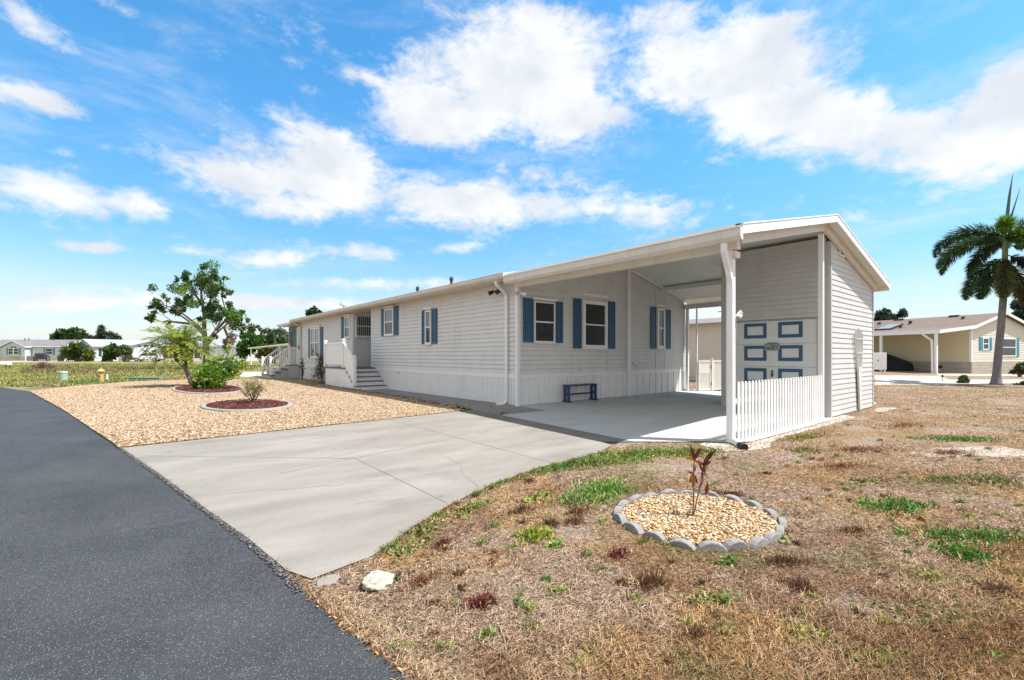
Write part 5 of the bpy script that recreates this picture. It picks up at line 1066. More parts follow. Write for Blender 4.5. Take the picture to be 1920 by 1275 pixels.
bush_tree('round_tree', 'round dark green tree rising behind the grey gabled house far left', 'tree', 127, 125, [(105, 634, 9), (115, 628, 9), (127, 626, 9), (139, 627, 9), (149, 632, 8), (154, 636, 6), (122, 637, 10), (136, 638, 10), (100, 639, 5), (147, 640, 8)], GD, .9)
bush_tree('feathery_tree', 'feathery blue green tree behind the white portico house', 'tree', 200, 125, [(172, 636, 8), (183, 628, 9), (196, 624, 8), (206, 630, 9), (216, 633, 8), (225, 637, 7), (190, 638, 9), (205, 640, 9), (163, 638, 5), (231, 641, 4)], BG, .8, aspect=.3, up=.8, dens=.8)
bush_tree('hedge', 'bright green bushy hedge beyond the far lane', 'hedge', 500, 72, [(452, 650, 9), (462, 645, 10), (475, 640, 10), (488, 638, 10), (500, 640, 10), (514, 640, 10), (528, 640, 9), (540, 641, 8), (552, 644, 8), (456, 662, 10), (470, 660, 12), (486, 658, 12), (502, 658, 12), (518, 658, 12), (534, 660, 11), (549, 662, 10)], HG, .5)
bush_tree('yellow_bush', 'yellowish palm like bush under the white lane shelter', 'bush', 505, 62, [(490, 664, 7), (500, 662, 8), (510, 662, 7), (518, 666, 6), (482, 668, 5)], [(.15, .16, .03), (.10, .12, .03), (.20, .19, .05)], .5, aspect=.2, up=1.2, dens=.7)
# small coconut palm over the porch stairs
b8 = spot(516, 62); cpalm = thing('coconut_palm', 'slim coconut palm with dark arching fronds beyond the porch stairs', 'palm tree', b8)
MB().tube([b8, up_pt(516, 640, 62), up_pt(515, 624, 62)], [.16, .13, .11], 8).build('trunk', M['palmbark'], cpalm)
fx = [dict(az=a, e0=D(e0), e1=D(-85), L_=L_, ll=.75, nl=90, plumose=.2, wl=.12, droop=.6, col=(.04, .07, .03), bare=.1) for (a, e0, L_) in ((AZL, 62, 2.5), (AZL+.5, 40, 2.2), (AZR, 75, 2.1), (AZR-.3, 25, 2.5), (AZR+.5, 30, 2.4), (AZC, 60, 1.5), (AZF, 50, 2.0), (AZL-.5, 15, 1.9), (AZR+.1, 8, 2.0))]
palm(cpalm, up_pt(515, 624, 62), fx, M['rachis'], M['leaf'], .05)
# tree tops behind the roof of the grey home and trees behind the right hand house
bush_tree('tree', 'dark tree whose top shows above the far end of the grey roof', 'tree', 590, 58, [(581, 586, 5), (588, 584, 6), (596, 586, 5), (602, 588, 3), (592, 594, 8), (584, 600, 9), (596, 604, 10), (590, 625, 14)], GD, .34)
bush_tree('tree', 'grey green tree top above the brown roof beside the shed', 'tree', 1662, 95, [(1650, 590, 8), (1660, 588, 7), (1655, 598, 10), (1668, 596, 7), (1690, 592, 7), (1684, 600, 8), (1675, 606, 8), (1655, 615, 14), (1685, 615, 14)], BG, .6)
bush_tree('tree', 'dark tree at the right edge behind the cream house', 'tree', 1916, 75, [(1914, 575, 9), (1920, 585, 12), (1905, 592, 8), (1890, 594, 6), (1926, 600, 16), (1908, 605, 10)], BG, .5)
# ------------------------------------------------------------------ low things on the verge
M['hyd'] = plain('hydrant_yellow', (.52, .36, .13), .5, .12, 10); b9 = spot(189.5, 23.5)
hy = thing('fire_hydrant', 'faded yellow fire hydrant on the grass verge behind the gravel', 'fire hydrant', b9)
m = MB(); m.lathe([(.15, 0), (.15, .03), (.105, .035), (.10, .50), (.13, .505), (.13, .545), (.10, .55)], b9, 14); m.build('barrel', M['hyd'], hy, smooth=False)
m = MB(); m.lathe([(.17, .551), (.17, .575), (.12, .62), (.06, .67), (.03, .68), (.03, .735), (.02, .74)], b9, 14); m.build('bonnet', M['hyd'], hy)
ax = (-RT); m = MB(); p = b9+Vector((0, 0, .40)); m.tube([p+ax*.09, p+ax*.17, p+ax*.171, p+ax*.21], [.05, .05, .065, .065], 10); m.build('nozzle', M['hyd'], hy)
m = MB(); p = b9+Vector((0, 0, .36)); q = -FW; m.tube([p+q*.09, p+q*.16, p+q*.161, p+q*.20], [.06, .06, .075, .075], 10); m.build('nozzle', plain('nozzle_cap', (.30, .19, .07), .6), hy)
ped = spot(119, 24.3); ut = thing('utility_pedestal', 'pale green round utility pedestal standing on the grass verge', 'utility pedestal', ped); M['ugreen'] = plain('utility_green', (.30, .42, .33), .55, .08, 5)
m = MB(); m.lathe([(.17, 0), (.165, .46), (.155, .462)], ped, 18); m.build('base', M['ugreen'], ut); m = MB(); m.lathe([(.178, .45), (.178, .50), (.15, .53), (.05, .54)], ped, 18); m.build('cap', plain('utility_cap', (.42, .52, .45), .5), ut)
gb = spot(273, 26.2); m = MB(); A = gb-RT*.98; B = gb+RT*.98; m.bar(A+Vector((0, 0, .06)), B+Vector((0, 0, .06)), .5, .10); m.bar(A+Vector((0, 0, .125)), B+Vector((0, 0, .125)), .56, .02); tag(m.build('utility_box', plain('box_green', (.14, .25, .18), .6, .1, 4), bevel=.02), 'long low dark green utility box lid lying in the verge grass', 'utility box')
wm = spot(201, 25); m = MB(); m.tube([wm, wm+Vector((0, 0, .32)), wm+Vector((0, 0, .34))], [.045, .045, .03], 8); tag(m.build('marker_post', M['white']), 'short white marker post beside the yellow hydrant', 'marker post')
wb = spot(5, 46); bb = thing('garden_bench', 'white bench with dark legs on the grass at the far left edge', 'bench', wb)
m = MB(); m.bar(wb+RT*-.75+Vector((0, 0, .50)), wb+RT*.68+Vector((0, 0, .50)), .42, .07); m.bar(wb+RT*-.75+FW*.2+Vector((0, 0, .64)), wb+RT*.68+FW*.2+Vector((0, 0, .64)), .05, .16); m.build('seat', M['white'], bb, bevel=.01)
for q in (-.6, .5): m = MB(); m.bar(wb+RT*q-FW*.15, wb+RT*(q-.02)-FW*.12+Vector((0, 0, .46)), .06, .06); m.bar(wb+RT*(q+.1)+FW*.15, wb+RT*(q+.06)+FW*.12+Vector((0, 0, .46)), .06, .06); m.build('leg', M['dark'], bb)
# tall weeds on the ditch bank
n = 16000; Zw = 33+RN.random(n)*24; pxw = 40+RN.random(n)*470; P = np.stack([FW.x*Zw+RT.x*(pxw-CX)/F*Zw, FW.y*Zw+RT.y*(pxw-CX)/F*Zw], 1); dn = fbm(P, .22, 7); k = RN.random(n) < np.clip((dn-.36)*4, 0.05, 1); k &= ~((pxw > 440) & (Zw < 42)); P = P[k]; pxw = pxw[k]; Zw = Zw[k]; n = len(P)
br = np.clip((fbm(P, .15, 33)-.50)*6, 0, 1)*np.clip((330-pxw)/120, .1, 1); br = np.where((pxw < 140) & (Zw > 40), np.clip(br+.6, 0, 1), br)
cc = np.array([.19, .20, .055])*(1-br[:, None])+np.array([.20, .13, .085])*br[:, None]; cc *= (.6+.8*RN.random(n))[:, None]
blades('tall_weeds', P, (.11+.26*RN.random(n))*(.5+dn[k]), .035+.035*RN.random(n), np.clip(RN.normal(1.15, .3, n), .3, 1.57), cc, M['blade'])
n = 60000; Zw = 20*np.exp(RN.random(n)*math.log(70/20)); pxw = -30+RN.random(n)*480; P = np.stack([FW.x*Zw+RT.x*(pxw-CX)/F*Zw, FW.y*Zw+RT.y*(pxw-CX)/F*Zw], 1); k = free(P); P = P[k]; Zw = Zw[k]; n = len(P)
gm = np.clip((fbm(P, .25, 12)-.4)*4, 0, 1)[:, None]; cc = (np.array([.30, .24, .09])*(1-gm)+np.array([.15, .20, .05])*gm)*(.65+.7*RN.random(n))[:, None]
blades('verge_turf', P, .06+.08*RN.random(n), .012+.0012*Zw, np.clip(RN.normal(.8, .3, n), .1, 1.5), cc, M['blade'])
# bare clump left of the hydrant
bush_tree('dry_bush', 'bare brownish clump of dry brush on the grass far left', 'bush', 85, 45, [(72, 690, 6), (80, 688, 7), (90, 690, 6), (100, 692, 5), (76, 694, 6), (95, 695, 5)], [(.24, .17, .13), (.18, .12, .09), (.28, .21, .16)], .35, aspect=.12, up=1.3, dens=1.2)
# ------------------------------------------------------------------ neighbouring houses
M['roofgrey'] = plain('grey_shingle', (.17, .165, .17), .9, .15, 1.5, .4, 20); M['rooflight'] = plain('light_metal_roof', (.38, .40, .41), .5, .05, 1); M['roofbrown'] = plain('brown_shingle', (.165, .122, .098), .95, .16, 2.2, .6, 22)
M['housewhite'] = plain('white_siding', (.52, .54, .56), .6, .03, 1); M['housegrey'] = plain('blue_grey_siding', (.26, .29, .36), .6, .03, 1); M['teal'] = plain('teal_paint', (.02, .22, .30), .5, .06, 6); M['cream'] = plain('cream_siding', (.62, .585, .50), .6, .03, 1); M['tanwall'] = plain('tan_wall', (.66, .58, .40), .6, .03, 1)
def brick_mat():
    m, nt, b, N, L = nodes('pale_brick'); tc = N('ShaderNodeTexCoord'); mp = N('ShaderNodeMapping'); mp.inputs['Rotation'].default_value = (PI/2, 0, 0); L(tc.outputs['Object'], mp.inputs[0])
    br = N('ShaderNodeTexBrick'); br.inputs['Scale'].default_value = 1.0; br.inputs['Brick Width'].default_value = .42; br.inputs['Row Height'].default_value = .15; br.inputs['Mortar Size'].default_value = .012
    br.inputs['Color1'].default_value = (.46, .41, .34, 1); br.inputs['Color2'].default_value = (.37, .32, .27, 1); br.inputs['Mortar'].default_value = (.30, .28, .25, 1)
    ad = N('ShaderNodeVectorMath'); ad.operation = 'MULTIPLY_ADD'; sp = N('ShaderNodeSeparateXYZ'); cm = N('ShaderNodeCombineXYZ'); L(tc.outputs['Object'], sp.inputs[0]); s_ = N('ShaderNodeMath'); s_.operation = 'ADD'; L(sp.outputs[0], s_.inputs[0]); L(sp.outputs[1], s_.inputs[1]); L(s_.outputs[0], cm.inputs[0]); L(sp.outputs[2], cm.inputs[1]); L(cm.outputs[0], br.inputs['Vector'])
    L(br.outputs[0], b.inputs['Base Color']); b.inputs['Roughness'].default_value = .9; return m
M['brick'] = brick_mat()
def place(t):
    return Matrix.Translation(t.location) @ Matrix.Rotation(t.rotation_euler.z, 4, 'Z')
def lb(mb, name, mat, t, **k): return mb.build(name, mat, t, world=False, **k)
def gable_box(t, x0, x1, y0, y1, he, hr, axis, wall, roof, z0=-.3, over=.35, th=.14, trim='white', rname='roof'):
    """walls and roof in the thing's own coordinates; axis = direction of the ridge"""
    m = MB()
    if axis == 'x':
        ym = (y0+y1)/2; m.prism([(y0, z0), (y1, z0), (y1, he), (ym, hr), (y0, he)], Wf((0, 0), (0, 1), (1, 0)), x0, x1)
        sl = (hr-he)/(ym-y0); e0, e1 = y0-over, y1+over; pr = [(e0, he-sl*over+.02), (ym, hr+.02), (e1, he-sl*over+.02), (e1, he-sl*over+.02+th), (ym, hr+.02+th), (e0, he-sl*over+.02+th)]; W_ = Wf((0, 0), (0, 1), (1, 0)); a, b = x0-over, x1+over
    else:
        xm = (x0+x1)/2; m.prism([(x0, z0), (x1, z0), (x1, he), (xm, hr), (x0, he)], Wf((0, 0), (1, 0), (0, 1)), y0, y1)
        sl = (hr-he)/(xm-x0); e0, e1 = x0-over, x1+over; pr = [(e0, he-sl*over+.02), (xm, hr+.02), (e1, he-sl*over+.02), (e1, he-sl*over+.02+th), (xm, hr+.02+th), (e0, he-sl*over+.02+th)]; W_ = Wf((0, 0), (1, 0), (0, 1)); a, b = y0-over, y1+over
    w = lb(m, 'wall', M[wall], t); r = lb(MB().prism(pr, W_, a, b), rname, M[roof], t)
    tm = MB()
    for (p, q) in ((a-.03, a-.002), (b+.002, b+.03)): tm.prism([(u, v+.01) for u, v in pr], W_, p, q)
    for (u, s_) in ((e0, -1), (e1, 1)): tm.prism([(u, he-sl*over-.02), (u+.04*s_, he-sl*over-.02), (u+.04*s_, he-sl*over+.02+th), (u, he-sl*over+.02+th)], W_, a, b)
    lb(tm, 'roof_trim', M[trim], t); return w
def lwin(t, W, a0, a1, z0, z1, shut='dark', sw=.3, pane='glass', mull=None):
    f = MB(); fr = .08
    f.box(a0, a0+fr, z0, z1, .0, .07, W); f.box(a1-fr, a1, z0, z1, .0, .07, W); f.box(a0+fr, a1-fr, z0, z0+fr, 0, .07, W); f.box(a0+fr, a1-fr, z1-fr, z1, 0, .07, W); zm = (z0+z1)/2; f.box(a0+fr, a1-fr, zm-.03, zm+.03, 0, .06, W)
    if mull: f.box(mull-.1, mull+.1, z0+fr, z1-fr, 0, .065, W)
    o = lb(f, 'window', M['white'], t); g = MB().box(a0+fr, a1-fr, z0+fr, z1-fr, .002, .03, W); lb(g, 'pane', M[pane], o)
    if shut:
        for (p, q) in ((a0-sw-.03, a0-.03), (a1+.03, a1+sw+.03)): lb(MB().box(p, q, z0-.04, z1+.04, .0, .05, W), 'shutter', M[shut], t)
FX = Wf((0, 0), (1, 0), (0, -1))
# house A : far left, white front gable and dark roof
A_ = thing('bungalow', 'white bungalow with a dark grey roof and a front gable at the far left', 'house', spot(25, 90), -ANG)
gable_box(A_, -8, 8.5, 1.3, 9.5, 2.85, 4.15, 'x', 'housewhite', 'roofgrey', trim='white')
gable_box(A_, -2.25, 2.25, .0, 4.6, 2.75, 3.8, 'y', 'housewhite', 'roofgrey', trim='white', over=.25)
lb(MB().abox(-2.3, 2.3, -.05, -.002, -.3, .85), 'skirting', M['brick'], A_)
Wa = Wf((0, 0), (1, 0), (0, -1)); lwin(A_, Wa, -.95, 1.05, 1.25, 2.45, 'teal', .32, mull=.05)
lb(MB().prism([(-.6, 2.55), (-.1, 2.55), (-.1, 2.85), (-.35, 2.78)], Wa, 0, .05), 'window', M['glass'], A_); lb(MB().prism([(.2, 2.55), (.8, 2.55), (.5, 2.78), (.2, 2.85)], Wa, 0, .05), 'window', M['glass'], A_)
Wa = Wf((0, 1.3), (1, 0), (0, -1)); lwin(A_, Wa, 5.0, 6.4, 1.2, 2.45, 'teal', .34); lb(MB().box(2.7, 2.85, -.3, 2.7, .0, .1, Wa), 'corner_trim', M['white'], A_); lb(MB().box(3.6, 3.7, 0, 2.7, 0, .06, Wa), 'corner_trim', M['white'], A_)
for x in (-3, -2.2, 3.0, 7.6): lb(MB().lathe([(.08, 0), (.08, .35), (.14, .36), (.14, .45)], (x, 5, 4.1), 8), 'vent_pipe', M['dark'], A_)
t = thing('lattice_screen', 'grey lattice screen box beside the far left white bungalow', 'screen', spot(57, 87), -ANG); lb(MB().abox(-.75, .75, 0, .9, 0, .95), 'frame', plain('screen_grey', (.28, .27, .28), .8, .3, 30), t); lb(MB().abox(-.72, -.1, -.03, -.002, .08, .9).abox(.1, .72, -.03, -.002, .08, .9), 'panel', plain('screen_mauve', (.20, .17, .19), .8, .3, 40), t)
# house B : gable end and long side with portico
l_ = RT*math.sin(D(35))+FW*math.cos(D(35)); B_ = thing('gabled_house', 'blue grey gabled house with a white side and portico across the far lane', 'house', spot(175, 86), math.atan2(l_.y, l_.x))
gable_box(B_, 0, 21, 0, 10, 2.75, 4.05, 'x', 'housegrey', 'rooflight', trim='lightgrey')
lb(MB().abox(.0, 21, -.03, -.002, -.3, 2.72), 'side_wall', M['housewhite'], B_)
lb(MB().abox(-.04, .02, -.02, .12, -.3, 2.75).abox(-.04, .02, 9.9, 10.02, -.3, 2.75), 'corner_trim', M['white'], B_)
Wg = Wf((0, 0), (0, 1), (-1, 0)); lwin(B_, Wg, 7.3, 8.35, 1.0, 2.4, 'dark', .35); lwin(B_, Wg, 5.6, 6.6, 1.0, 2.4, None); lwin(B_, Wg, 3.2, 4.4, 1.0, 2.4, 'dark', .35)
Ws = Wf((0, -.03), (1, 0), (0, -1)); lwin(B_, Ws, 1.2, 3.2, .95, 2.35, 'dark', .4, mull=2.2); lwin(B_, Ws, 12.6, 13.6, .95, 2.35, 'dark', .4); lwin(B_, Ws, 16, 17.5, .95, 2.35, 'dark', .4)
gable_box(B_, 4.6, 11.6, -1.3, 3, 2.65, 3.65, 'y', 'housewhite', 'rooflight', trim='dark', over=.3, th=.1)
Wp = Wf((0, -1.3), (1, 0), (0, -1))
for q in ([(7.5+.28*math.cos(k*.6283), 2.95+.24*math.sin(k*.6283)) for k in range(10)], [(8.6+.28*math.cos(k*.6283), 2.95+.24*math.sin(k*.6283)) for k in range(10)], [(6.2, 2.75), (6.9, 2.75), (6.7, 3.05), (6.3, 2.95)]): lb(MB().prism(q, Wp, 0, .05), 'window', M['glass'], B_)
lwin(B_, Wp, 8.4, 9.5, .8, 2.2, None); lb(MB().abox(7.3, 8.1, -1.35, -1.302, .0, 2.1), 'door', M['glass_light'], B_)
# house D behind the tree
D_ = thing('porch_house', 'white house with a dark columned porch partly behind the open tree', 'house', spot(300, 92), -ANG)
gable_box(D_, 0, 16.2, 0, 9, 2.8, 3.5, 'x', 'housewhite', 'rooflight', trim='lightgrey')
lb(MB().abox(.6, 8.2, -.05, -.002, .55, 2.6), 'porch_screen', M['dark'], D_)
for k in range(7): lb(MB().abox(.5+k*1.25, .68+k*1.25, -.12, -.052, .0, 2.7), 'column', M['white'], D_)
lb(MB().abox(.5, 8.2, -.1, -.053, -.2, .5), 'porch_rail', M['white'], D_)
Wd = FX; [lwin(D_, Wd, a, a+.35, 1.5, 2.3, None) for a in (10.0, 11.6, 14.3)]
lb(MB().abox(13.4, 15.2, -1.2, -.3, -.3, .9), 'utility_lean_to', M['lightgrey'], D_)
# lane shelter
S_ = thing('lane_shelter', 'thin white flat roofed shelter on posts across the lane beyond the porch stairs', 'shelter', spot(470, 60), -ANG)
lb(MB().prism([(-.4, 2.20), (-.4, 2.32), (5.6, 3.0), (5.6, 2.85)], Wf((0, 0), (1, 0), (0, 1)), 0, 3.2), 'roof', M['white'], S_)
for x, y in ((0, .1), (0, 3.0), (5.3, .1)): lb(MB().abox(x-.05, x+.05, y-.05, y+.05, 0, 2.21+x*.12), 'post', M['white'], S_)
# vehicles
def car(name, label, cat, loc, rz, body, L_=4.5, W_=1.8, H=1.62, cover=False):
    t = thing(name, label, cat, loc, rz); k = L_/4.5
    low = [(-2.22, .38), (-2.25, .62), (-2.18, .86), (-1.2, .98), (1.95, 1.0), (2.2, .92), (2.25, .55), (2.18, .36)]
    cab = [(-1.25, .985), (-.55, 1.52), (-.1, H), (1.35, H), (1.85, 1.42), (2.12, 1.0)]
    Wc = Wf((0, 0), (1, 0), (0, 1)); m = MB(); m.prism([(a*k, b) for a, b in low], Wc, -W_/2, W_/2); bo = lb(m, 'body', body, t, bevel=.06)
    lb(MB().prism([(a*k, b) for a, b in cab], Wc, -W_/2+.12, W_/2-.12), 'cabin', body, t, bevel=.07)
    g = MB(); sd_ = [(-.98, 1.03), (-.5, 1.45), (-.1, H-.08), (.35, H-.08), (.35, 1.03)]; sb = [(.42, 1.03), (.42, H-.08), (1.3, H-.08), (1.72, 1.36), (1.9, 1.06)]
    for y0, y1 in ((-W_/2+.105, -W_/2+.118), (W_/2-.118, W_/2-.105)):
        for q in (sd_, sb): lb(MB().prism([(a*k, b) for a, b in q], Wc, y0, y1), 'side_window', M['glass'], t)
    lb(MB().bar((-1.24*k, 0, 1.04), (-.60*k, 0, 1.51), W_-.42, .04, up=(-.7, 0, .8)), 'windscreen', M['glass'], t)
    for x in (-1.4*k, 1.42*k):
        for y in (-W_/2, W_/2):
            s_ = -1 if y < 0 else 1; wm_ = MB(); wm_.tube([(x, y-s_*.18, .34), (x, y+s_*.02, .34)], .34, 18); wo = lb(wm_, 'wheel', M['black'], t); lb(MB().tube([(x, y+s_*.021, .34), (x, y+s_*.03, .34)], .20, 14), 'rim', M['lightgrey'], wo)
    for y in (-W_/2+.28, W_/2-.28): lb(MB().abox(-2.262*k, -2.2*k, y-.18, y+.18, .68, .80), 'headlight', M['lightgrey'], t); lb(MB().abox(2.2*k, 2.262*k, y-.12, y+.12, .74, .92), 'tail_light', plain('tail_light', (.35, .02, .02), .3), t)
    lb(MB().abox(-2.29*k, -2.2*k, -W_/2+.1, W_/2-.1, .30, .50).abox(2.2*k, 2.29*k, -W_/2+.1, W_/2-.1, .32, .5), 'bumper', M['dark'], t)
    return t
M['carwhite'] = plain('white_car_paint', (.78, .80, .82), .2, .01, 1); M['carblack'] = plain('black_car_paint', (.012, .013, .016), .25)
p = spot(277, 83); car('parked_car', 'white estate car parked in front of the white portico house', 'car', p, -ANG+.25, M['carwhite'], 4.3)
p = spot(79, 86); car('parked_car', 'black pickup like car parked between the far left bungalow and grey house', 'car', p, -ANG-.9, M['carblack'], 4.3, 1.8, 1.5)
tb = thing('rubbish_bin', 'small black wheeled bin standing at the grey gabled house', 'bin', spot(114, 85), -ANG); lb(MB().prism([(-.28, 0), (.28, 0), (.36, .95), (-.36, .95)], Wf((0, 0), (1, 0), (0, 1)), -.3, .3), 'bin_body', M['black'], tb); lb(MB().abox(-.38, .38, -.34, .34, .952, 1.02), 'lid', M['dark'], tb)
# plants in front of the far houses
bush_tree('palm_bush', 'spreading yellow green multi stemmed palm before the grey gable', 'palm tree', 147, 82, [(127, 660, 8), (136, 654, 9), (146, 650, 9), (156, 653, 9), (165, 660, 8), (132, 668, 7), (160, 667, 7), (122, 667, 5), (148, 660, 9), (169, 667, 5)], [(.10, .15, .03), (.16, .19, .03), (.06, .10, .025)], .7, aspect=.25, up=-.2)
bush_tree('leafy_bush', 'round green bush hiding the portico of the white house', 'bush', 208, 81, [(203, 658, 8), (212, 654, 8), (219, 660, 7), (205, 667, 7), (213, 668, 6), (201, 674, 4)], GD, .45)
bush_tree('leafy_bush', 'smaller pale green tree right of the portico bush', 'bush', 232, 81, [(227, 656, 6), (235, 653, 6), (241, 658, 5), (238, 666, 5), (243, 668, 4)], [(.10, .14, .05), (.06, .10, .03)], .4)
bush_tree('leafy_bush', 'brownish agave clump at the portico wall', 'bush', 239, 79, [(236, 672, 4), (242, 671, 4), (247, 673, 3)], [(.18, .13, .07), (.12, .12, .05)], .4, aspect=.25, up=1.2)
# ------------------------------------------------------------------ right hand neighbour
NB = thing('cream_house', 'cream house with brown shingle roof, teal shutters and an open carport at the right', 'house', Vector((53.4, 5.2, -.1)), math.atan2(-.343, .939))
# local x = along the front gable (right), y = away
gz = 3.72; rz_ = 4.95; GW = 8.6
Wn = Wf((0, 0), (1, 0), (0, -1))
s = MB(); siding(s, Wn, .95, rz_-.02, lambda z: max(0, (z-gz)/(rz_-gz)*GW/2) if z > gz else 0, lambda z: min(GW, GW-(z-gz)/(rz_-gz)*GW/2) if z > gz else GW, .20, .02); lb(s, 'front_wall', M['cream'], NB)
lb(MB().prism([(0, -.2), (GW, -.2), (GW, gz), (GW/2, rz_-.04), (0, gz)], Wf((0, 0), (1, 0), (0, 1)), .02, 22), 'wall_core', M['cream'], NB)
Wl = Wf((0, 0), (0, 1), (-1, 0)); s = MB(); siding(s, Wl, .95, 3.55, c(.05), c(22), .20, .018); lb(s, 'side_wall', M['tanwall'], NB)
lb(MB().abox(-.06, GW+.06, -.06, -.025, -.1, .93), 'skirting', M['brick'], NB); lb(MB().abox(-.08, -.03, -.024, 22, -.1, .93), 'skirting', M['brick'], NB)
lb(MB().abox(-.10, -.085, 1.9, 2.6, .38, .62), 'skirting_vent', M['dark'], NB)
lb(MB().abox(-.06, .1, -.05, -.022, .94, gz).abox(-.06, -.022, -.02, .12, .94, 3.5), 'corner_trim', M['white'], NB)
cw = 4.6; ch = 3.32; Wx = Wf((0, 0), (1, 0), (0, 1))
sl1 = (rz_-gz)/(GW/2)
r = MB(); r.prism([(-cw, ch), (0, gz+.06), (GW/2, rz_+.06), (GW+.4, gz-.4*sl1+.06), (GW+.4, gz-.4*sl1+.18), (GW/2, rz_+.18), (0, gz+.18), (-cw, ch+.12)], Wx, -.32, 22.3); lb(r, 'roof', M['roofbrown'], NB)
f = MB(); f.prism([(-cw, ch-.10), (0, gz-.04), (0, gz+.22), (-cw, ch+.16)], Wx, -.36, -.325); f.prism([(0, gz-.02), (GW/2, rz_), (GW+.4, gz-.4*sl1), (GW+.4, gz-.4*sl1+.22), (GW/2, rz_+.22), (0, gz+.22)], Wx, -.36, -.325); f.abox(-cw-.12, -cw-.002, -.36, 22.3, ch-.12, ch+.16); lb(f, 'fascia', M['white'], NB)
lb(MB().prism([(-cw+.01, ch-.03), (-.05, gz-.0), (-.05, gz+.05), (-cw+.01, ch-.005)], Wx, -.3, 22), 'carport_ceiling', M['cream'], NB)
for y in (.0, 4.0, 9.0): lb(MB().abox(-cw-.02, -cw+.14, y-.08, y+.08, -.1, ch-.03), 'post', M['white'], NB)
m = MB(); m.bar((-cw-.06, .9, ch-.08), (-cw-.1, .25, ch-.62), .11, .11); m.bar((-cw-.1, .2, ch-.6), (-cw-.1, .16, -.05), .11, .11); lb(m, 'downspout', M['white'], NB)
lwin(NB, Wn, 1.5, 2.35, 1.95, 2.95, 'teal', .42); lwin(NB, Wn, 3.95, 6.3, 1.4, 2.95, 'teal', .45)
# roof things
def on_roof(x): return (ch+.12+(x+cw)*(gz+.06-ch)/cw) if x < 0 else gz+.18+x*sl1
sk = MB(); y0, y1 = 5.9, 7.3
sk.prism([(-.2, on_roof(-.2)+.0), (1.7, on_roof(1.7)+.0), (1.7, on_roof(1.7)+.14), (-.2, on_roof(-.2)+.14)], Wx, y0, y1); so = lb(sk, 'skylight', M['dark'], NB); lb(MB().prism([(-.1, on_roof(-.1)+.141), (1.6, on_roof(1.6)+.141), (1.6, on_roof(1.6)+.16), (-.1, on_roof(-.1)+.16)], Wx, y0+.1, y1-.1), 'pane', glass_mat('skylight_glass', (.10, .18, .25), .08), so)
for (x, y, a, b) in ((3.9, 7.6, .8, .14), (3.9, 3.1, .7, .14), (2.0, 5.5, .18, .3), (.6, 5.5, .15, .16), (2.6, 8.6, .2, .2), (.2, 8.0, .3, .16), (2.8, 1.9, .16, .2)): lb(MB().abox(x-.12, x+.12, y-a/2, y+a/2, on_roof(x)-.02, on_roof(x)+b), 'roof_vent', M['dark'], NB)
# covered car under that carport
def _spl(x, w): return w
cc_ = thing('covered_car', 'car under a black fabric cover in the neighbouring carport', 'car', NB.location+Vector((.343*5.7-.939*2.1, .939*5.7+.343*2.1, 0)), math.atan2(.939, .343))
m = MB(); prof = [(-2.35, .12, .75, .78), (-2.25, .12, .98, .84), (-1.5, .10, 1.22, .9), (-.7, .1, 1.62, .88), (.1, .1, 1.78, .85), (1.0, .1, 1.75, .85), (1.8, .1, 1.55, .86), (2.3, .12, 1.0, .84), (2.45, .15, .8, .75)]
V = []; K = 13
for (x, z0, z1, hw) in prof:
    for k in range(K):
        t = PI*k/(K-1); cy = math.cos(t); cz = math.sin(t); V.append((x, hw*math.copysign(abs(cy)**.45, cy)*(1+.03*math.sin(k*5+x*3)), z0+(z1-z0)*cz**.5+.015*math.sin(k*3+x*9)))
m.add(V, [(i*K+j, i*K+j+1, (i+1)*K+j+1, (i+1)*K+j) for i in range(len(prof)-1) for j in range(K-1)]+[tuple(range(K)), tuple(range((len(prof)-1)*K+K-1, (len(prof)-1)*K-1, -1))]); co = lb(m, 'fabric_cover', plain('black_cover', (.008, .008, .009), .85), cc_, smooth=True); sm_ = co.modifiers.new('sub', 'SUBSURF'); sm_.levels = sm_.render_levels = 1
for x in (-1.45, 1.5):
    for y in (-.74, .74): lb(MB().tube([(x, y-.09, .31), (x, y+.09, .31)], .31, 14), 'wheel', M['black'], cc_)
wp = spot(1650, 35.0); wpt = thing('utility_cabinet', 'flat white cabinet panel standing at the neighbouring carport post', 'cabinet', wp, -ANG-.15); lb(MB().abox(-.5, .46, 0, .25, .30, 1.58), 'cabinet_body', M['white'], wpt, bevel=.02); lb(MB().abox(-.18, -.10, -.02, -.002, .96, 1.04), 'latch', M['black'], wpt); lb(MB().abox(-.45, -.38, .05, .12, 0, .299).abox(.34, .41, .05, .12, 0, .299), 'leg', M['white'], wpt)
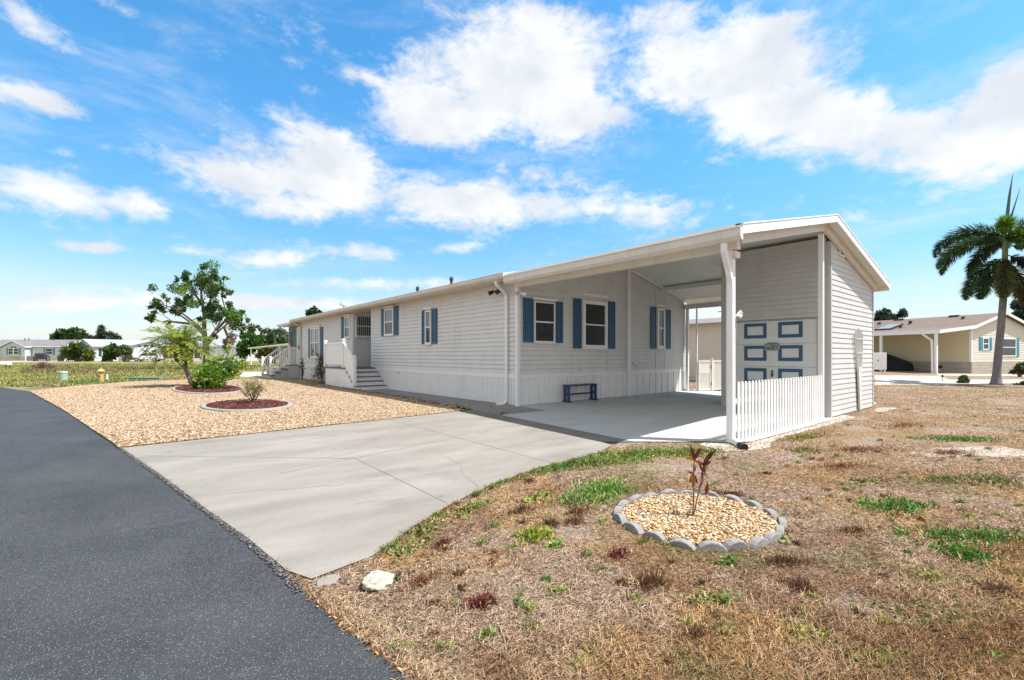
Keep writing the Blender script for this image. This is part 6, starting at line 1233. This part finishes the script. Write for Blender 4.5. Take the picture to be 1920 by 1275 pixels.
# pale drive and paths in front of it
drape('neighbour_driveway', [ground_at(1640, 722), ground_at(1780, 722), ground_at(1860, 719), ground_at(1990, 720), ground_at(1990, 712), ground_at(1780, 712), ground_at(1760, 705), ground_at(1640, 704)], .012, M['palec'])
drape('neighbour_path', [ground_at(1758, 704.5), ground_at(1990, 707), ground_at(1990, 702), ground_at(1758, 701.5)], .014, M['palec'])
drape('planting_strip', [ground_at(1840, 726), ground_at(1990, 727), ground_at(1990, 722), ground_at(1840, 721)], .016, plain('leaf_litter', (.17, .13, .09), .95, .3, 8, .8, 40))
lp = spot(1767, 26); lpt = thing('path_lamp', 'tiny black stake lamp beside the neighbouring driveway', 'garden lamp', lp); MB().tube([lp, lp+Vector((0, 0, .26))], .015, 6).build('stake', M['black'], lpt); MB().lathe([(.06, .27), (.06, .29), (.045, .38), (.02, .40)], lp, 8).build('lamp_head', M['black'], lpt)
bush_tree('small_shrub', 'small round green shrub at the edge of the neighbouring driveway', 'shrub', 1808, 25, [(1802, 713, 4), (1808, 711, 5), (1814, 714, 4), (1808, 717, 5)], [(.06, .10, .025), (.09, .12, .03), (.13, .12, .05)], .14, dens=5, aspect=.3, up=.8)
bush_tree('small_plant', 'sparse leafy plant by the cream wall at the right edge', 'plant', 1912, 33, [(1905, 690, 4), (1912, 694, 5), (1918, 686, 4), (1920, 697, 5), (1902, 697, 3)], [(.05, .08, .02), (.10, .11, .03)], .22, dens=2.4, aspect=.3)
bush_tree('small_plant', 'low leafy sprig at the right edge of the lawn', 'plant', 1918, 24, [(1910, 724, 3), (1917, 726, 4), (1922, 722, 4)], [(.05, .08, .02), (.08, .11, .03)], .16, dens=3, aspect=.3)
# ------------------------------------------------------------------ house seen through the carport gap
H2 = thing('beige_house', 'beige sided house with a white metal roof seen through the carport gap', 'house', (24, 10, 0), 0)
W2 = Wf((0, 0), (0, 1), (-1, 0)); s = MB(); siding(s, W2, .2, 3.22, c(0), c(18), .15, .018); lb(s, 'wall', plain('beige_siding', (.60, .53, .44), .6, .03, 1), H2)
lb(MB().abox(.02, 8, 0, 18, -.1, 3.25), 'wall_core', M['cream'], H2)
r = MB(); r.prism([(-.45, 3.18), (4, 4.3), (8.45, 3.18), (8.45, 3.28), (4, 4.42), (-.45, 3.30)], Wf((0, 0), (1, 0), (0, 1)), -.4, 18.4)
for k in range(38): r.bar((-.45, -.3+k*.5, 3.315), (4, -.3+k*.5, 4.435), .03, .03)
lb(r, 'roof', M['rooflight'], H2); lb(MB().abox(-.50, -.452, -.4, 18.4, 3.08, 3.32), 'fascia', M['white'], H2)
lwin(H2, W2, 3.6, 5.2, 2.35, 2.95, None, pane='glass'); lb(MB().lathe([(.12, 0), (.12, .35), (.2, .4), (.1, .5)], (1.8, 2.4, 3.7), 8), 'roof_vent', M['lightgrey'], H2)
